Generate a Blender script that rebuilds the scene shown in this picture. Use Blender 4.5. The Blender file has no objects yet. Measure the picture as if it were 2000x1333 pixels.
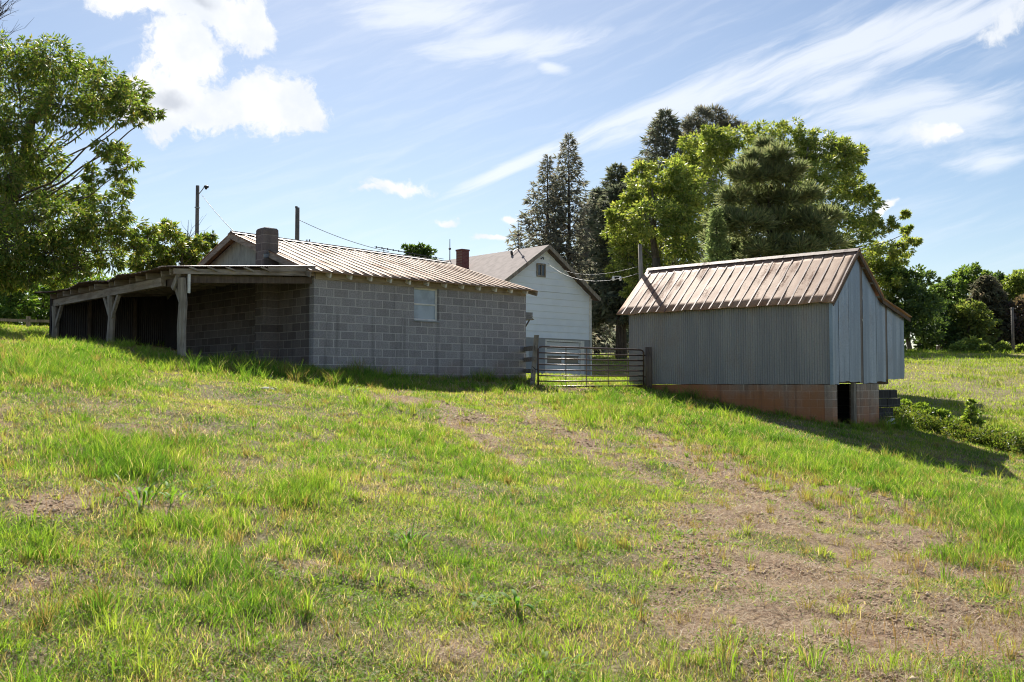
import bpy, math, random
import numpy as np
from mathutils import Vector, Matrix

random.seed(7)
RNG = np.random.default_rng(11)
C = bpy.context.scene.collection
EYE = 1.62                      # eye height over the ground at the photographer
F = 1900.0                      # focal length in photo pixels
PITCH = math.atan(83.5 / F)

# ------------------------------------------------------------------ surveying helpers
def ray(px, py):
    a = px - 1000.0; b = 666.5 - py
    return Vector((a, F * math.cos(PITCH) - b * math.sin(PITCH), F * math.sin(PITCH) + b * math.cos(PITCH)))
def at(px, py, Y):
    d = ray(px, py); k = Y / d.y
    return Vector((d.x * k, Y, EYE + d.z * k))
def azel(px, py):
    d = ray(px, py).normalized()
    return math.atan2(d.x, d.y), math.asin(d.z)
def lerp(a, b, t): return a + (b - a) * t
def sstep(a, b, x):
    t = np.clip((x - a) / (b - a), 0, 1); return t * t * (3 - 2 * t)

# ------------------------------------------------------------------ numpy noise
def _h(ix, iy, s):
    n = (ix.astype(np.int64) * 374761393 + iy.astype(np.int64) * 668265263 + s * 1442695041) & 0xffffffff
    n = ((n ^ (n >> 13)) * 1274126177) & 0xffffffff
    n = n ^ (n >> 16)
    return (n & 0xffff) / 65535.0
def vnoise(x, y, s=0):
    ix = np.floor(x); iy = np.floor(y); fx = x - ix; fy = y - iy
    fx = fx * fx * (3 - 2 * fx); fy = fy * fy * (3 - 2 * fy)
    a = _h(ix, iy, s); b = _h(ix + 1, iy, s); c = _h(ix, iy + 1, s); d = _h(ix + 1, iy + 1, s)
    return (a * (1 - fx) + b * fx) * (1 - fy) + (c * (1 - fx) + d * fx) * fy
def fbm(x, y, scale, s=0, o=3):
    v = 0; amp = 1; tot = 0
    for k in range(o):
        v = v + amp * vnoise(x / scale + 17.3 * k, y / scale + 9.1 * k, s + k); tot += amp; amp *= .5; scale *= .5
    return v / tot

# ------------------------------------------------------------------ terrain
CP = np.array([
 (0,0,-1.62),(-4,0,-1.35),(4,0,-1.68),(0,5,-1.5),(-3,5,-1.25),(3,5,-1.62),(0,10,-1.27),(-5,10,-.55),(5,10,-1.62),
 (0,15,-.93),(-7,15,.1),(7,15,-1.58),(0,20,-.5),(-7.1,20.2,.5),(3,20,-.72),(6.5,20,-1.3),(9.5,20,-1.8),
 (-4.5,22.6,.2),(.5,27.2,0.0),(-2,24.5,.07),(-7.1,20.9,.58),(-9.9,24,.86),(-12.75,27.1,1.18),(-8,26,.7),(-10,20,.82),
 (-17.5,35,2.02),(-13,36,1.9),(-20,45,2.3),(7.9,24,-1.07),(10,26.5,-1.12),(3.4,28.1,-.1),(5.6,26,-.6),
 (12.5,24,-1.78),(13.2,26,-1.7),(11,29,-1.0),(14,30,-1.3),(16,22,-2.1),(17,40,-.6),(25,60,.9),(38,88,2.85),(46,90,2.95),(50,60,1.2),(28,40,-.6),
 (2,35,.02),(4.4,55,.36),(-1,50,.35),(7.6,65,1.72),(5,45,.25),(4,38,.08),(8,110,3.6),(-10,60,1.2),(0,80,2.2),(30,110,3.5),
 (-30,80,3),(60,110,3.4),(-60,100,4),(0,150,4.5),(100,150,5),(-100,150,5),(-60,30,3),(-40,0,1),(60,20,-2.3),(80,60,1.5),
 (40,0,-2.5),(-20,0,0),(0,-30,-2),(60,-30,-3),(-60,-30,0)], float)
def _tps(r2):
    return np.where(r2 > 1e-9, .5 * r2 * np.log(np.maximum(r2, 1e-9)), 0)
_P = CP[:, :2] / 30.0
_d2 = ((_P[:, None] - _P[None]) ** 2).sum(-1)
_n = len(_P)
_A = np.zeros((_n + 3, _n + 3)); _A[:_n, :_n] = _tps(_d2) + np.eye(_n) * 2e-4
_A[:_n, _n] = 1; _A[:_n, _n + 1:] = _P; _A[_n, :_n] = 1; _A[_n + 1:, :_n] = _P.T
_W = np.linalg.solve(_A, np.concatenate([CP[:, 2], np.zeros(3)]))
def H(x, y):
    x = np.atleast_1d(np.asarray(x, float)); y = np.atleast_1d(np.asarray(y, float))
    out = np.empty(x.shape)
    xf = x.ravel(); yf = y.ravel(); o = np.empty(xf.shape)
    for i in range(0, len(xf), 60000):
        xs = np.clip(xf[i:i+60000], -110, 110) / 30; ys = np.clip(yf[i:i+60000], -40, 160) / 30
        r2 = (xs[:, None] - _P[:, 0]) ** 2 + (ys[:, None] - _P[:, 1]) ** 2
        o[i:i+60000] = _tps(r2) @ _W[:_n] + _W[_n] + xs * _W[_n + 1] + ys * _W[_n + 2]
    b = (fbm(xf, yf, 2.2, 3) - .5) * .16 + (fbm(xf, yf, .45, 8, 2) - .5) * .07 + (fbm(xf, yf, .24, 91, 2) - .5) * .05 * sstep(30, 16, np.hypot(xf, yf))
    o += b * sstep(400, 60, np.hypot(xf, yf))
    return o.reshape(out.shape) + EYE
def Hs(x, y): return float(H(x, y)[0])
def gp(px, py):
    """the ground point seen at a pixel of the photo"""
    d = ray(px, py); ys = np.arange(2.5, 130, .1)
    z = EYE + d.z / d.y * ys; g = H(d.x / d.y * ys, ys)
    k = np.argmax(z < g); 
    if k == 0: k = len(ys) - 1
    return d.x / d.y * ys[k], ys[k]

# ------------------------------------------------------------------ mesh helpers
class MB:
    def __init__(s): s.v = []; s.f = []
    def add(s, vs, fs):
        n = len(s.v); s.v += [tuple(v) for v in vs]; s.f += [tuple(i + n for i in f) for f in fs]
    def quad(s, *p): s.add(p, [tuple(range(len(p)))])
    def box(s, x0, x1, y0, y1, z0, z1):
        s.add([(x0,y0,z0),(x1,y0,z0),(x1,y1,z0),(x0,y1,z0),(x0,y0,z1),(x1,y0,z1),(x1,y1,z1),(x0,y1,z1)],
              [(0,3,2,1),(4,5,6,7),(0,1,5,4),(1,2,6,5),(2,3,7,6),(3,0,4,7)])
    def bar(s, p, q, w, h, up=(0,0,1), jitter=0):
        p = Vector(p); q = Vector(q); d = (q - p).normalized(); up = Vector(up)
        if abs(d.dot(up)) > .98: up = Vector((0,1,0))
        a = d.cross(up).normalized() * w / 2; b = a.cross(d).normalized() * h / 2
        vs = []
        for c in (p, q):
            for i, j in ((-1,-1),(1,-1),(1,1),(-1,1)):
                vs.append(c + a * i + b * j + Vector([random.uniform(-jitter, jitter) for _ in range(3)]))
        s.add(vs, [(0,1,2,3)[::-1],(4,5,6,7),(0,1,5,4),(1,2,6,5),(2,3,7,6),(3,0,4,7)])
    def tube(s, pts, rad, n=8, cap=True):
        pts = [Vector(p) for p in pts]
        if not hasattr(rad, '__len__'): rad = [rad] * len(pts)
        rings = []
        ref = Vector((.31,.17,.93))
        for i, p in enumerate(pts):
            d = (pts[min(i + 1, len(pts) - 1)] - pts[max(i - 1, 0)]).normalized()
            r = ref if abs(d.dot(ref)) < .95 else Vector((1,0,0))
            a = d.cross(r).normalized(); b = d.cross(a)
            rings.append([p + (a * math.cos(t) + b * math.sin(t)) * rad[i] for t in [2 * math.pi * k / n for k in range(n)]])
        vs = [v for r in rings for v in r]; fs = []
        for i in range(len(pts) - 1):
            for k in range(n):
                fs.append((i*n+k, i*n+(k+1)%n, (i+1)*n+(k+1)%n, (i+1)*n+k))
        if cap: fs += [tuple(range(n))[::-1], tuple((len(pts)-1)*n+k for k in range(n))]
        s.add(vs, fs)
    def build(s, name, mat, parent=None, smooth=False, bevel=0):
        me = bpy.data.meshes.new(name); me.from_pydata(s.v, [], s.f)
        return link(name, me, mat, parent, smooth, bevel)
def link(name, me, mat, parent=None, smooth=False, bevel=0):
    if mat: me.materials.append(mat)
    if smooth: me.polygons.foreach_set('use_smooth', [True] * len(me.polygons))
    me.update()
    o = bpy.data.objects.new(name, me); C.objects.link(o)
    if parent: o.parent = parent
    if bevel:
        m = o.modifiers.new('Bevel', 'BEVEL'); m.width = bevel; m.segments = 2; m.limit_method = 'ANGLE'
    return o
def npmesh(name, V, Fq, mat, parent=None, tint=None, smooth=False):
    """numpy mesh; Fq (M,k) all of one face size; tint (nverts,3)"""
    me = bpy.data.meshes.new(name); k = Fq.shape[1]; M = len(Fq)
    me.vertices.add(len(V)); me.vertices.foreach_set('co', np.ascontiguousarray(V, np.float32).ravel())
    me.loops.add(M * k); me.loops.foreach_set('vertex_index', np.ascontiguousarray(Fq, np.int32).ravel())
    me.polygons.add(M); me.polygons.foreach_set('loop_start', np.arange(0, M * k, k, dtype=np.int32))
    if tint is not None:
        a = me.attributes.new('tint', 'FLOAT_COLOR', 'POINT')
        a.data.foreach_set('color', np.concatenate([tint, np.ones((len(tint), 1))], 1).astype(np.float32).ravel())
    me.update(calc_edges=True)
    return link(name, me, mat, parent, smooth)
def thing(name, label, cat, loc=(0,0,0), rotz=0, group=None):
    o = bpy.data.objects.new(name, None); C.objects.link(o); o.empty_display_size = .3
    o.location = loc; o.rotation_euler = (0,0,rotz)
    tag(o, label, cat, group); return o
def tag(o, label=None, cat=None, group=None, kind=None):
    if label: o['label'] = label
    if cat: o['category'] = cat
    if group: o['group'] = group
    if kind: o['kind'] = kind
    return o

# ------------------------------------------------------------------ node helpers
def nd(nt, typ, ins=None, **at_):
    n = nt.nodes.new(typ)
    for k, v in at_.items(): setattr(n, k, v)
    for k, v in (ins or {}).items():
        if isinstance(v, bpy.types.NodeSocket): nt.links.new(v, n.inputs[k])
        else: n.inputs[k].default_value = v
    return n
def mth(nt, op, a, b=None, c=None, clamp=False):
    n = nt.nodes.new('ShaderNodeMath'); n.operation = op; n.use_clamp = clamp
    for i, v in enumerate((a, b, c)):
        if v is None: continue
        if isinstance(v, bpy.types.NodeSocket): nt.links.new(v, n.inputs[i])
        else: n.inputs[i].default_value = v
    return n.outputs[0]
def smooth_(nt, x, a, b):
    return nd(nt, 'ShaderNodeMapRange', {'Value': x, 'From Min': a, 'From Max': b}, interpolation_type='SMOOTHSTEP').outputs[0]
def mixc(nt, f, a, b, bt='MIX'):
    def c4(v): return v if isinstance(v, bpy.types.NodeSocket) else (*v[:3], 1)
    return nd(nt, 'ShaderNodeMixRGB', {'Fac': f, 'Color1': c4(a), 'Color2': c4(b)}, blend_type=bt).outputs[0]
def noise(nt, vec, scale, detail=4, rough=.55, dist=0):
    return nd(nt, 'ShaderNodeTexNoise', {'Vector': vec, 'Scale': scale, 'Detail': detail, 'Roughness': rough, 'Distortion': dist}).outputs['Fac']
def mapv(nt, vec, sc=(1,1,1), loc=(0,0,0), rot=(0,0,0)):
    return nd(nt, 'ShaderNodeMapping', {'Vector': vec, 'Scale': sc, 'Location': loc, 'Rotation': rot}).outputs[0]
def newmat(name):
    m = bpy.data.materials.new(name); m.use_nodes = True; nt = m.node_tree; nt.nodes.clear()
    out = nt.nodes.new('ShaderNodeOutputMaterial')
    tc = nt.nodes.new('ShaderNodeTexCoord')
    return m, nt, out, tc.outputs['Object']
def pbr(nt, out, col, rough=.7, metal=0, bump=None, bstr=.3, bdist=.02, spec=.5):
    ins = {'Roughness': rough, 'Metallic': metal, 'Specular IOR Level': spec}
    ins['Base Color'] = col if isinstance(col, bpy.types.NodeSocket) else (*col, 1)
    if bump is not None:
        ins['Normal'] = nd(nt, 'ShaderNodeBump', {'Height': bump, 'Strength': bstr, 'Distance': bdist}).outputs[0]
    p = nd(nt, 'ShaderNodeBsdfPrincipled', ins)
    nt.links.new(p.outputs[0], out.inputs[0]); return p

def m_block(name, axis, c1, c2, mortar, stain_top, stain, smax=.9, w=.4064, h=.2032, off=(0,0), tilt=0):
    m, nt, out, oc = newmat(name)
    s = nd(nt, 'ShaderNodeSeparateXYZ', {0: oc}).outputs
    vec = nd(nt, 'ShaderNodeCombineXYZ', {0: mth(nt, 'ADD', s[axis], off[0]), 1: mth(nt, 'ADD', s[2], off[1])}).outputs[0]
    br = nd(nt, 'ShaderNodeTexBrick', {'Vector': vec, 'Color1': (0,0,0,1), 'Color2': (1,1,1,1), 'Mortar': (.5,.5,.5,1), 'Scale': 1,
            'Mortar Size': .011, 'Mortar Smooth': .25, 'Brick Width': w, 'Row Height': h}, offset=.5)
    n1 = noise(nt, oc, 1.3, 5); n2 = noise(nt, oc, 28, 4, .7); n3 = noise(nt, oc, 5, 4)
    v = mth(nt, 'ADD', mth(nt, 'MULTIPLY', br.outputs[0], .75), mth(nt, 'MULTIPLY', n3, .45))
    col = mixc(nt, smooth_(nt, v, .1, 1.05), c1, c2)
    col = mixc(nt, smooth_(nt, n2, .35, .7), mixc(nt, .35, col, (.05,.05,.05)), col)
    col = mixc(nt, mth(nt, 'MULTIPLY', br.outputs['Fac'], smooth_(nt, n3, -.1, .5)), col, mortar)
    hz = mth(nt, 'ADD', mth(nt, 'SUBTRACT', s[2], mth(nt, 'MULTIPLY', s[axis], tilt)), mth(nt, 'MULTIPLY', mth(nt, 'SUBTRACT', n1, .5), 1.5))
    st = mth(nt, 'MULTIPLY', smooth_(nt, hz, stain_top, stain_top - 1.1), smax)
    col = mixc(nt, st, col, stain)
    drip = noise(nt, mapv(nt, oc, (5, 5, .35)), 1.0, 4)
    col = mixc(nt, mth(nt, 'MULTIPLY', smooth_(nt, drip, .52, .72), .35), col, (.07,.065,.06))
    hgt = mth(nt, 'SUBTRACT', mth(nt, 'MULTIPLY', n2, .35), br.outputs['Fac'])
    pbr(nt, out, col, .92, bump=hgt, bstr=.5, bdist=.012, spec=.2)
    return m
def m_tin(name, base, dark, rust, ramt=.5, rough=.42, metal=.35, vert=2, streak=(6,6,.5), scratch=.3, spec=.4):
    """painted/galvanised sheet: streaks run along axis `vert` of the object"""
    m, nt, out, oc = newmat(name)
    n1 = noise(nt, mapv(nt, oc, streak), 1.0, 6, .6); n2 = noise(nt, oc, .9, 5); n3 = noise(nt, oc, 22, 4, .65)
    col = mixc(nt, smooth_(nt, n1, .35, .68), dark, base)
    col = mixc(nt, mth(nt, 'MULTIPLY', smooth_(nt, n3, .4, .75), scratch), col, [c * .45 for c in dark])
    r = mth(nt, 'ADD', mth(nt, 'MULTIPLY', n1, .55), mth(nt, 'ADD', mth(nt, 'MULTIPLY', n2, .5), mth(nt, 'MULTIPLY', n3, .18)))
    rf = mth(nt, 'MULTIPLY', smooth_(nt, r, .62, .8), ramt)
    col = mixc(nt, rf, col, rust)
    ro = mth(nt, 'ADD', rough, mth(nt, 'MULTIPLY', rf, .35))
    pbr(nt, out, col, ro, mth(nt, 'MULTIPLY', mth(nt, 'SUBTRACT', 1, rf), metal), bump=n2, bstr=.25, bdist=.05, spec=spec)
    return m
def m_wood(name, c1, c2, along=2, rough=.85, sc=14):
    m, nt, out, oc = newmat(name)
    k = [sc, sc, sc]; k[along] = 1.1
    n1 = noise(nt, mapv(nt, oc, tuple(k)), 1, 6, .65); n2 = noise(nt, oc, 2.5, 4); n3 = noise(nt, mapv(nt, oc, tuple(x * 3 for x in k)), 1, 3)
    col = mixc(nt, smooth_(nt, n1, .3, .7), c2, c1)
    col = mixc(nt, mth(nt, 'MULTIPLY', smooth_(nt, n2, .45, .7), .45), col, [c * .5 for c in c2])
    col = mixc(nt, mth(nt, 'MULTIPLY', smooth_(nt, n3, .58, .7), .6), col, [c * .25 for c in c2])
    pbr(nt, out, col, rough, bump=n1, bstr=.5, bdist=.01, spec=.25)
    return m
def m_plain(name, col, rough=.6, metal=0, var=.3, sc=6, spec=.4):
    m, nt, out, oc = newmat(name)
    n = noise(nt, oc, sc, 5)
    c = mixc(nt, mth(nt, 'MULTIPLY', smooth_(nt, n, .35, .7), var), col, [x * .4 for x in col])
    pbr(nt, out, c, rough, metal, bump=n, bstr=.15, bdist=.01, spec=spec); return m
def m_leaf(name, trans=.42, gloss=.35, rough=.45, ysh=(1.25,1.2,.5)):
    m, nt, out, oc = newmat(name)
    a = nd(nt, 'ShaderNodeAttribute', attribute_name='tint').outputs[0]
    p = nd(nt, 'ShaderNodeBsdfPrincipled', {'Base Color': a, 'Roughness': rough, 'Specular IOR Level': gloss})
    t = nd(nt, 'ShaderNodeBsdfTranslucent', {'Color': mixc(nt, 1.0, a, ysh, 'MULTIPLY')})
    mx = nd(nt, 'ShaderNodeMixShader', {0: trans, 1: p.outputs[0], 2: t.outputs[0]})
    nt.links.new(mx.outputs[0], out.inputs[0]); return m
def m_bark(name, c1, c2):
    m, nt, out, oc = newmat(name)
    n = noise(nt, mapv(nt, oc, (9,9,1.6)), 1, 5, .65); n2 = noise(nt, oc, .8, 3)
    col = mixc(nt, smooth_(nt, n, .35, .65), c2, c1)
    col = mixc(nt, mth(nt, 'MULTIPLY', smooth_(nt, n2, .45, .7), .4), col, (.12,.13,.1))
    pbr(nt, out, col, .95, bump=n, bstr=.8, bdist=.04, spec=.15); return m

M = {}
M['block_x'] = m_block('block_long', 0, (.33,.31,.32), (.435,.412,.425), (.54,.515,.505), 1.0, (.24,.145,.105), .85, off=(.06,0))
M['block_y'] = m_block('block_gable_shaded', 1, (.13,.105,.097), (.23,.195,.185), (.30,.265,.24), 1.1, (.15,.085,.06), .8)  # block and joint colours darkened to paint in the shade under the lean-to
M['found_y'] = m_block('foundation_long', 1, (.30,.25,.205), (.44,.365,.305), (.55,.47,.39), 1.5, (.42,.17,.07), .94, tilt=.13)
M['found_x'] = m_block('foundation_gable', 0, (.31,.26,.215), (.46,.39,.33), (.56,.49,.42), 1.2, (.42,.19,.095), .9)
M['shaded_block'] = m_block('shaded_block', 0, (.03,.03,.032), (.06,.058,.06), (.10,.10,.10), -9, (.2,.1,.07), 0)  # blocks under the barn, with the shade of the overhang put into their colour
M['shed_roof'] = m_tin('shed_roof_tin', (.48,.315,.195), (.33,.20,.12), (.19,.085,.05), .7, .7, .0, 1, (7,.5,.5), .15, .08)
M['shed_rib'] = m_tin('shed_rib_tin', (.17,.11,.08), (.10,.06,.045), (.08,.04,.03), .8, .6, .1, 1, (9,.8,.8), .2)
M['dark_tin'] = m_tin('dark_ridge_tin', (.19,.17,.17), (.12,.10,.10), (.10,.06,.045), .5, .6, .2, 0, (.5,6,6), .2)
M['barn_roof'] = m_tin('barn_roof_tin', (.53,.355,.24), (.32,.17,.095), (.19,.068,.034), 1.0, .58, .05, 0, (.6,6,.6), .2, .2)
M['barn_rib'] = m_tin('barn_rib_tin', (.20,.15,.14), (.10,.055,.04), (.12,.05,.035), .8, .55, .2, 0, (.8,9,.8), .2)
M['barn_long'] = m_tin('barn_tin_long', (.33,.32,.315), (.255,.25,.255), (.26,.18,.13), .35, .55, .2, 2, (2.2,2.2,.25), .25)
M['barn_gable'] = m_tin('barn_tin_gable', (.37,.45,.56), (.24,.30,.385), (.22,.165,.13), .25, .42, .5, 2, (3.5,3.5,.16), .2)
M['rust_streak'] = m_tin('rusted_sheet', (.25,.24,.24), (.16,.135,.12), (.14,.09,.065), .7, .55, .3, 2, (5,5,.5), .2)
M['shade_tin'] = m_tin('shade_dark_sheet', (.075,.068,.07), (.045,.04,.042), (.06,.04,.03), .4, .7, .1, 2, (4,4,.4), .2)  # plain sheet tin, near black because the lean-to's shade is put into its colour
M['wood'] = m_wood('weathered_wood', (.40,.36,.31), (.22,.185,.15))
M['wood_x'] = m_wood('weathered_wood_across', (.40,.35,.30), (.22,.175,.14), 0)
M['wood_y'] = m_wood('weathered_wood_deep', (.42,.37,.31), (.24,.19,.15), 1)
M['wood_dark'] = m_wood('dark_wood', (.16,.125,.10), (.09,.065,.05))
M['wood_tan'] = m_wood('tan_board', (.42,.36,.28), (.30,.24,.17), 0)
M['pole'] = m_wood('pole_wood', (.24,.21,.185), (.13,.11,.095))
M['paint_white'] = m_plain('old_white_paint', (.80,.79,.76), .6, 0, .3, 9)
M['siding'] = m_plain('white_siding', (.84,.91,1.0), .55, 0, .1, 1.2)
M['gable_board'] = m_wood('grey_green_board', (.42,.44,.40), (.33,.35,.32), 2, sc=9)
M['concrete'] = m_plain('grey_concrete', (.34,.36,.39), .85, 0, .3, 2)
M['garage'] = m_plain('garage_door_paint', (.66,.69,.72), .5, 0, .15, 2)
M['shingle'] = m_plain('brown_shingle', (.30,.245,.225), .9, 0, .5, 3)
M['brick_red'] = m_block('red_brick', 0, (.17,.05,.05), (.24,.075,.07), (.2,.13,.12), -9, (.1,.1,.1), 0, .21, .075)
M['steel_rust'] = m_plain('rusty_gate_tube', (.13,.085,.07), .38, .35, .5, 14)
M['steel'] = m_plain('galvanised_steel', (.30,.32,.33), .4, .7, .3, 10)
M['dark_metal'] = m_plain('dark_metal', (.05,.05,.055), .5, .5, .3, 10)
M['pane'] = m_plain('clouded_pane', (.36,.43,.53), .18, 0, .5, 3, .9)
M['glass'] = m_plain('dark_glass', (.05,.06,.08), .08, 0, .2, 3, .8)
M['wire'] = m_plain('wire_sheath', (.10,.10,.105), .6, 0, .2, 3)
M['white_metal'] = m_plain('white_metal_roof', (.80,.80,.80), .45, .1, .1, .6)
M['dirt_floor'] = m_plain('dirt_floor', (.16,.11,.085), .95, 0, .5, 3, .1)
M['grass'] = m_leaf('grass_blade', .55, .15, .6, (1.25,1.22,.6))
M['straw'] = m_leaf('dead_straw', .35, .2, .6, (1.05,1.0,.85))
M['leaf'] = m_leaf('broad_leaf', .5, .35, .45, (1.4,1.3,.5))
M['needle'] = m_leaf('needle_spray', .45, .2, .6, (1.7,1.65,1.35))
M['bark'] = m_bark('bark_grey', (.17,.15,.13), (.07,.06,.05))
M['bark_dark'] = m_bark('bark_dark', (.10,.085,.075), (.045,.038,.034))

# ------------------------------------------------------------------ bare-earth patches (world polygons on the ground)
def patch(px, py, rx, ry, ang=0, n=18):
    P = []
    for k in range(n):
        t = 2 * math.pi * k / n; a = math.radians(ang)
        dx = rx * math.cos(t); dy = ry * math.sin(t)
        P.append(gp(px + dx * math.cos(a) - dy * math.sin(a), py + dx * math.sin(a) + dy * math.cos(a)))
    return np.array(P)
BARE = [(patch(1640,1100,340,150,14),.9),(patch(1850,1230,330,150,5),.9),(patch(1430,930,200,34,24),.8),(patch(1570,1010,220,55,20),.85),
        (patch(1450,1210,240,115,20),.62),(patch(1100,845,105,16,24),.85),(patch(905,805,85,11,16),.95),(patch(780,782,68,8,8),.9),(patch(945,857,105,14,28),1.0),(patch(1200,905,115,20,24),.8),
        (patch(590,1090,62,50,0),.98),(patch(90,985,100,30,0),.85),(patch(70,1120,100,42,0),.75),(patch(330,840,90,20,0),.7),(patch(365,1012,55,28,0),.85),(patch(200,800,60,16,0),.6),
        (patch(1060,1140,52,36,0),.8),(patch(880,1265,120,40,0),.75),(patch(8,830,32,55,0),.8),(patch(600,800,120,12,8),.4),(patch(1320,1080,110,50,20),.5),(patch(240,1130,90,24,0),.6),
        (patch(430,1180,100,32,0),.55),(patch(770,1120,90,30,0),.55),(patch(690,950,80,16,0),.5),(patch(560,1010,70,16,0),.6),(patch(1110,762,60,4,0),.85)]
LUSH = [(patch(1700,960,420,62,14),1.0),(patch(1960,1060,140,60,12),1.0),(patch(1400,840,260,38,18),.7),(patch(250,900,130,60,0),1.0),(patch(620,960,110,50,0),.9),
        (patch(380,1080,110,70,0),.9),(patch(120,720,160,45,0),.9),(patch(520,730,330,16,5),1.0),(patch(130,1060,70,50,0),.8),(patch(60,1260,60,80,0),.8),
        (patch(500,1190,120,50,0),.6),(patch(1230,810,160,30,8),.6),(patch(850,880,150,40,18),.5),(patch(860,757,220,7,2),.9)]
def inpoly(x, y, P):
    c = np.zeros(x.shape, bool); n = len(P)
    for i in range(n):
        x1, y1 = P[i]; x2, y2 = P[(i + 1) % n]
        if y1 == y2: continue
        t = ((y1 > y) != (y2 > y)) & (x < (x2 - x1) * (y - y1) / (y2 - y1) + x1); c ^= t
    return c
def field(x, y, L, j=.45):
    """soft-edged union of patches, with a ragged outline from noise"""
    out = np.zeros(x.shape)
    for k in range(4):
        a = 1.6 * k; s = j * (.4 + .35 * k)
        xx = x + (vnoise(x / .8, y / .8, 40 + k) - .5) * 2.2 * s; yy = y + (vnoise(x / .8, y / .8, 60 + k) - .5) * 4 * s
        o = np.zeros(x.shape)
        for P, w in L: o = np.maximum(o, inpoly(xx, yy, P) * w)
        out += o / 4
    return out

def bare_at(x, y):
    # the bare patches, broken up by islands of turf
    return field(x, y, BARE) * (1 - .75 * sstep(.53, .62, fbm(x, y, .85, 131)) * sstep(12, 9, y))

# buildings' ground frames: shed, barn, house
SA = math.radians(42.3); SO = Vector((-4.707, 23.05)); SX = Vector((math.cos(SA), math.sin(SA))); SY = Vector((-math.sin(SA), math.cos(SA)))
BA = math.radians(47.8); BO = Vector((7.9, 24.0)); BX = Vector((math.cos(BA), math.sin(BA))); BY = Vector((-math.sin(BA), math.cos(BA)))
SL, SW = 6.9, 7.6
def shed_in(x, y, m=0):
    u = (x - SO.x) * SX.x + (y - SO.y) * SX.y; v = (x - SO.x) * SY.x + (y - SO.y) * SY.y
    return ((u > -m) & (u < SL + m) & (v > -m) & (v < SW + m)), ((u > -2.9 - m) & (u <= 0) & (v > .25 - m) & (v < 8.3))
def barn_in(x, y, m=0):
    u = (x - BO.x) * BX.x + (y - BO.y) * BX.y; v = (x - BO.x) * BY.x + (y - BO.y) * BY.y
    return (u > -m) & (u < 4.7 + m) & (v > -m) & (v < 6.1 + m)

# ------------------------------------------------------------------ ground sheet
def ground():
    def axis(lo, hi, dense_lo, dense_hi, d0, g=1.09):
        a = list(np.arange(dense_lo, dense_hi, d0)); s = d0; x = a[-1]
        while x < hi: s *= g; x += s; a.append(x)
        s = d0; x = a[0]; b = []
        while x > lo: s *= g; x -= s; b.append(x)
        return np.array(b[::-1] + a)
    xs = axis(-1200, 1200, -14, 17, .1); ys = axis(-60, 1600, 2, 31, .1)
    X, Y = np.meshgrid(xs, ys); Z = H(X, Y)
    nx, ny = len(xs), len(ys)
    V = np.stack([X.ravel(), Y.ravel(), Z.ravel()], 1)
    i = np.arange(nx * ny).reshape(ny, nx)
    Fq = np.stack([i[:-1,:-1].ravel(), i[:-1,1:].ravel(), i[1:,1:].ravel(), i[1:,:-1].ravel()], 1)
    x, y = V[:, 0], V[:, 1]
    b = bare_at(x, y); lu = field(x, y, LUSH)
    s1, s2 = shed_in(x, y)
    b = np.maximum(b, s2 * .9)
    m, nt, out, oc = newmat('ground_soil')
    a = nd(nt, 'ShaderNodeAttribute', attribute_name='tint').outputs[0]
    sp = nd(nt, 'ShaderNodeSeparateColor', {0: a}).outputs
    n1 = noise(nt, oc, 3.5, 6, .65); n2 = noise(nt, oc, 22, 6, .7); n3 = noise(nt, oc, .6, 5); n4 = noise(nt, oc, 70, 3, .7)
    soil = mixc(nt, smooth_(nt, n2, .3, .72), (.23,.14,.085), (.58,.415,.27))
    soil = mixc(nt, smooth_(nt, n4, .5, .7), soil, (.70,.57,.41))
    soil = mixc(nt, mth(nt, 'MULTIPLY', smooth_(nt, n1, .5, .68), .5), soil, (.27,.14,.085))
    thatch = mixc(nt, smooth_(nt, n2, .3, .7), (.17,.135,.07), (.44,.36,.22))
    thatch = mixc(nt, smooth_(nt, n1, .42, .62), thatch, (.22,.20,.075))
    thatch = mixc(nt, mth(nt, 'MULTIPLY', smooth_(nt, n3, .5, .65), .5), thatch, (.38,.31,.18))
    bare = smooth_(nt, mth(nt, 'ADD', sp[0], mth(nt, 'MULTIPLY', mth(nt, 'SUBTRACT', n1, .5), .9)), .3, .62)
    col = mixc(nt, bare, thatch, soil)
    hgt = mth(nt, 'ADD', n2, mth(nt, 'MULTIPLY', n4, .4))
    pbr(nt, out, col, .95, bump=hgt, bstr=1.0, bdist=.10, spec=.15)
    g = npmesh('ground', V, Fq, m, None, np.stack([b, lu, b * 0], 1), True)
    tag(g, kind='structure')
ground()

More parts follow.
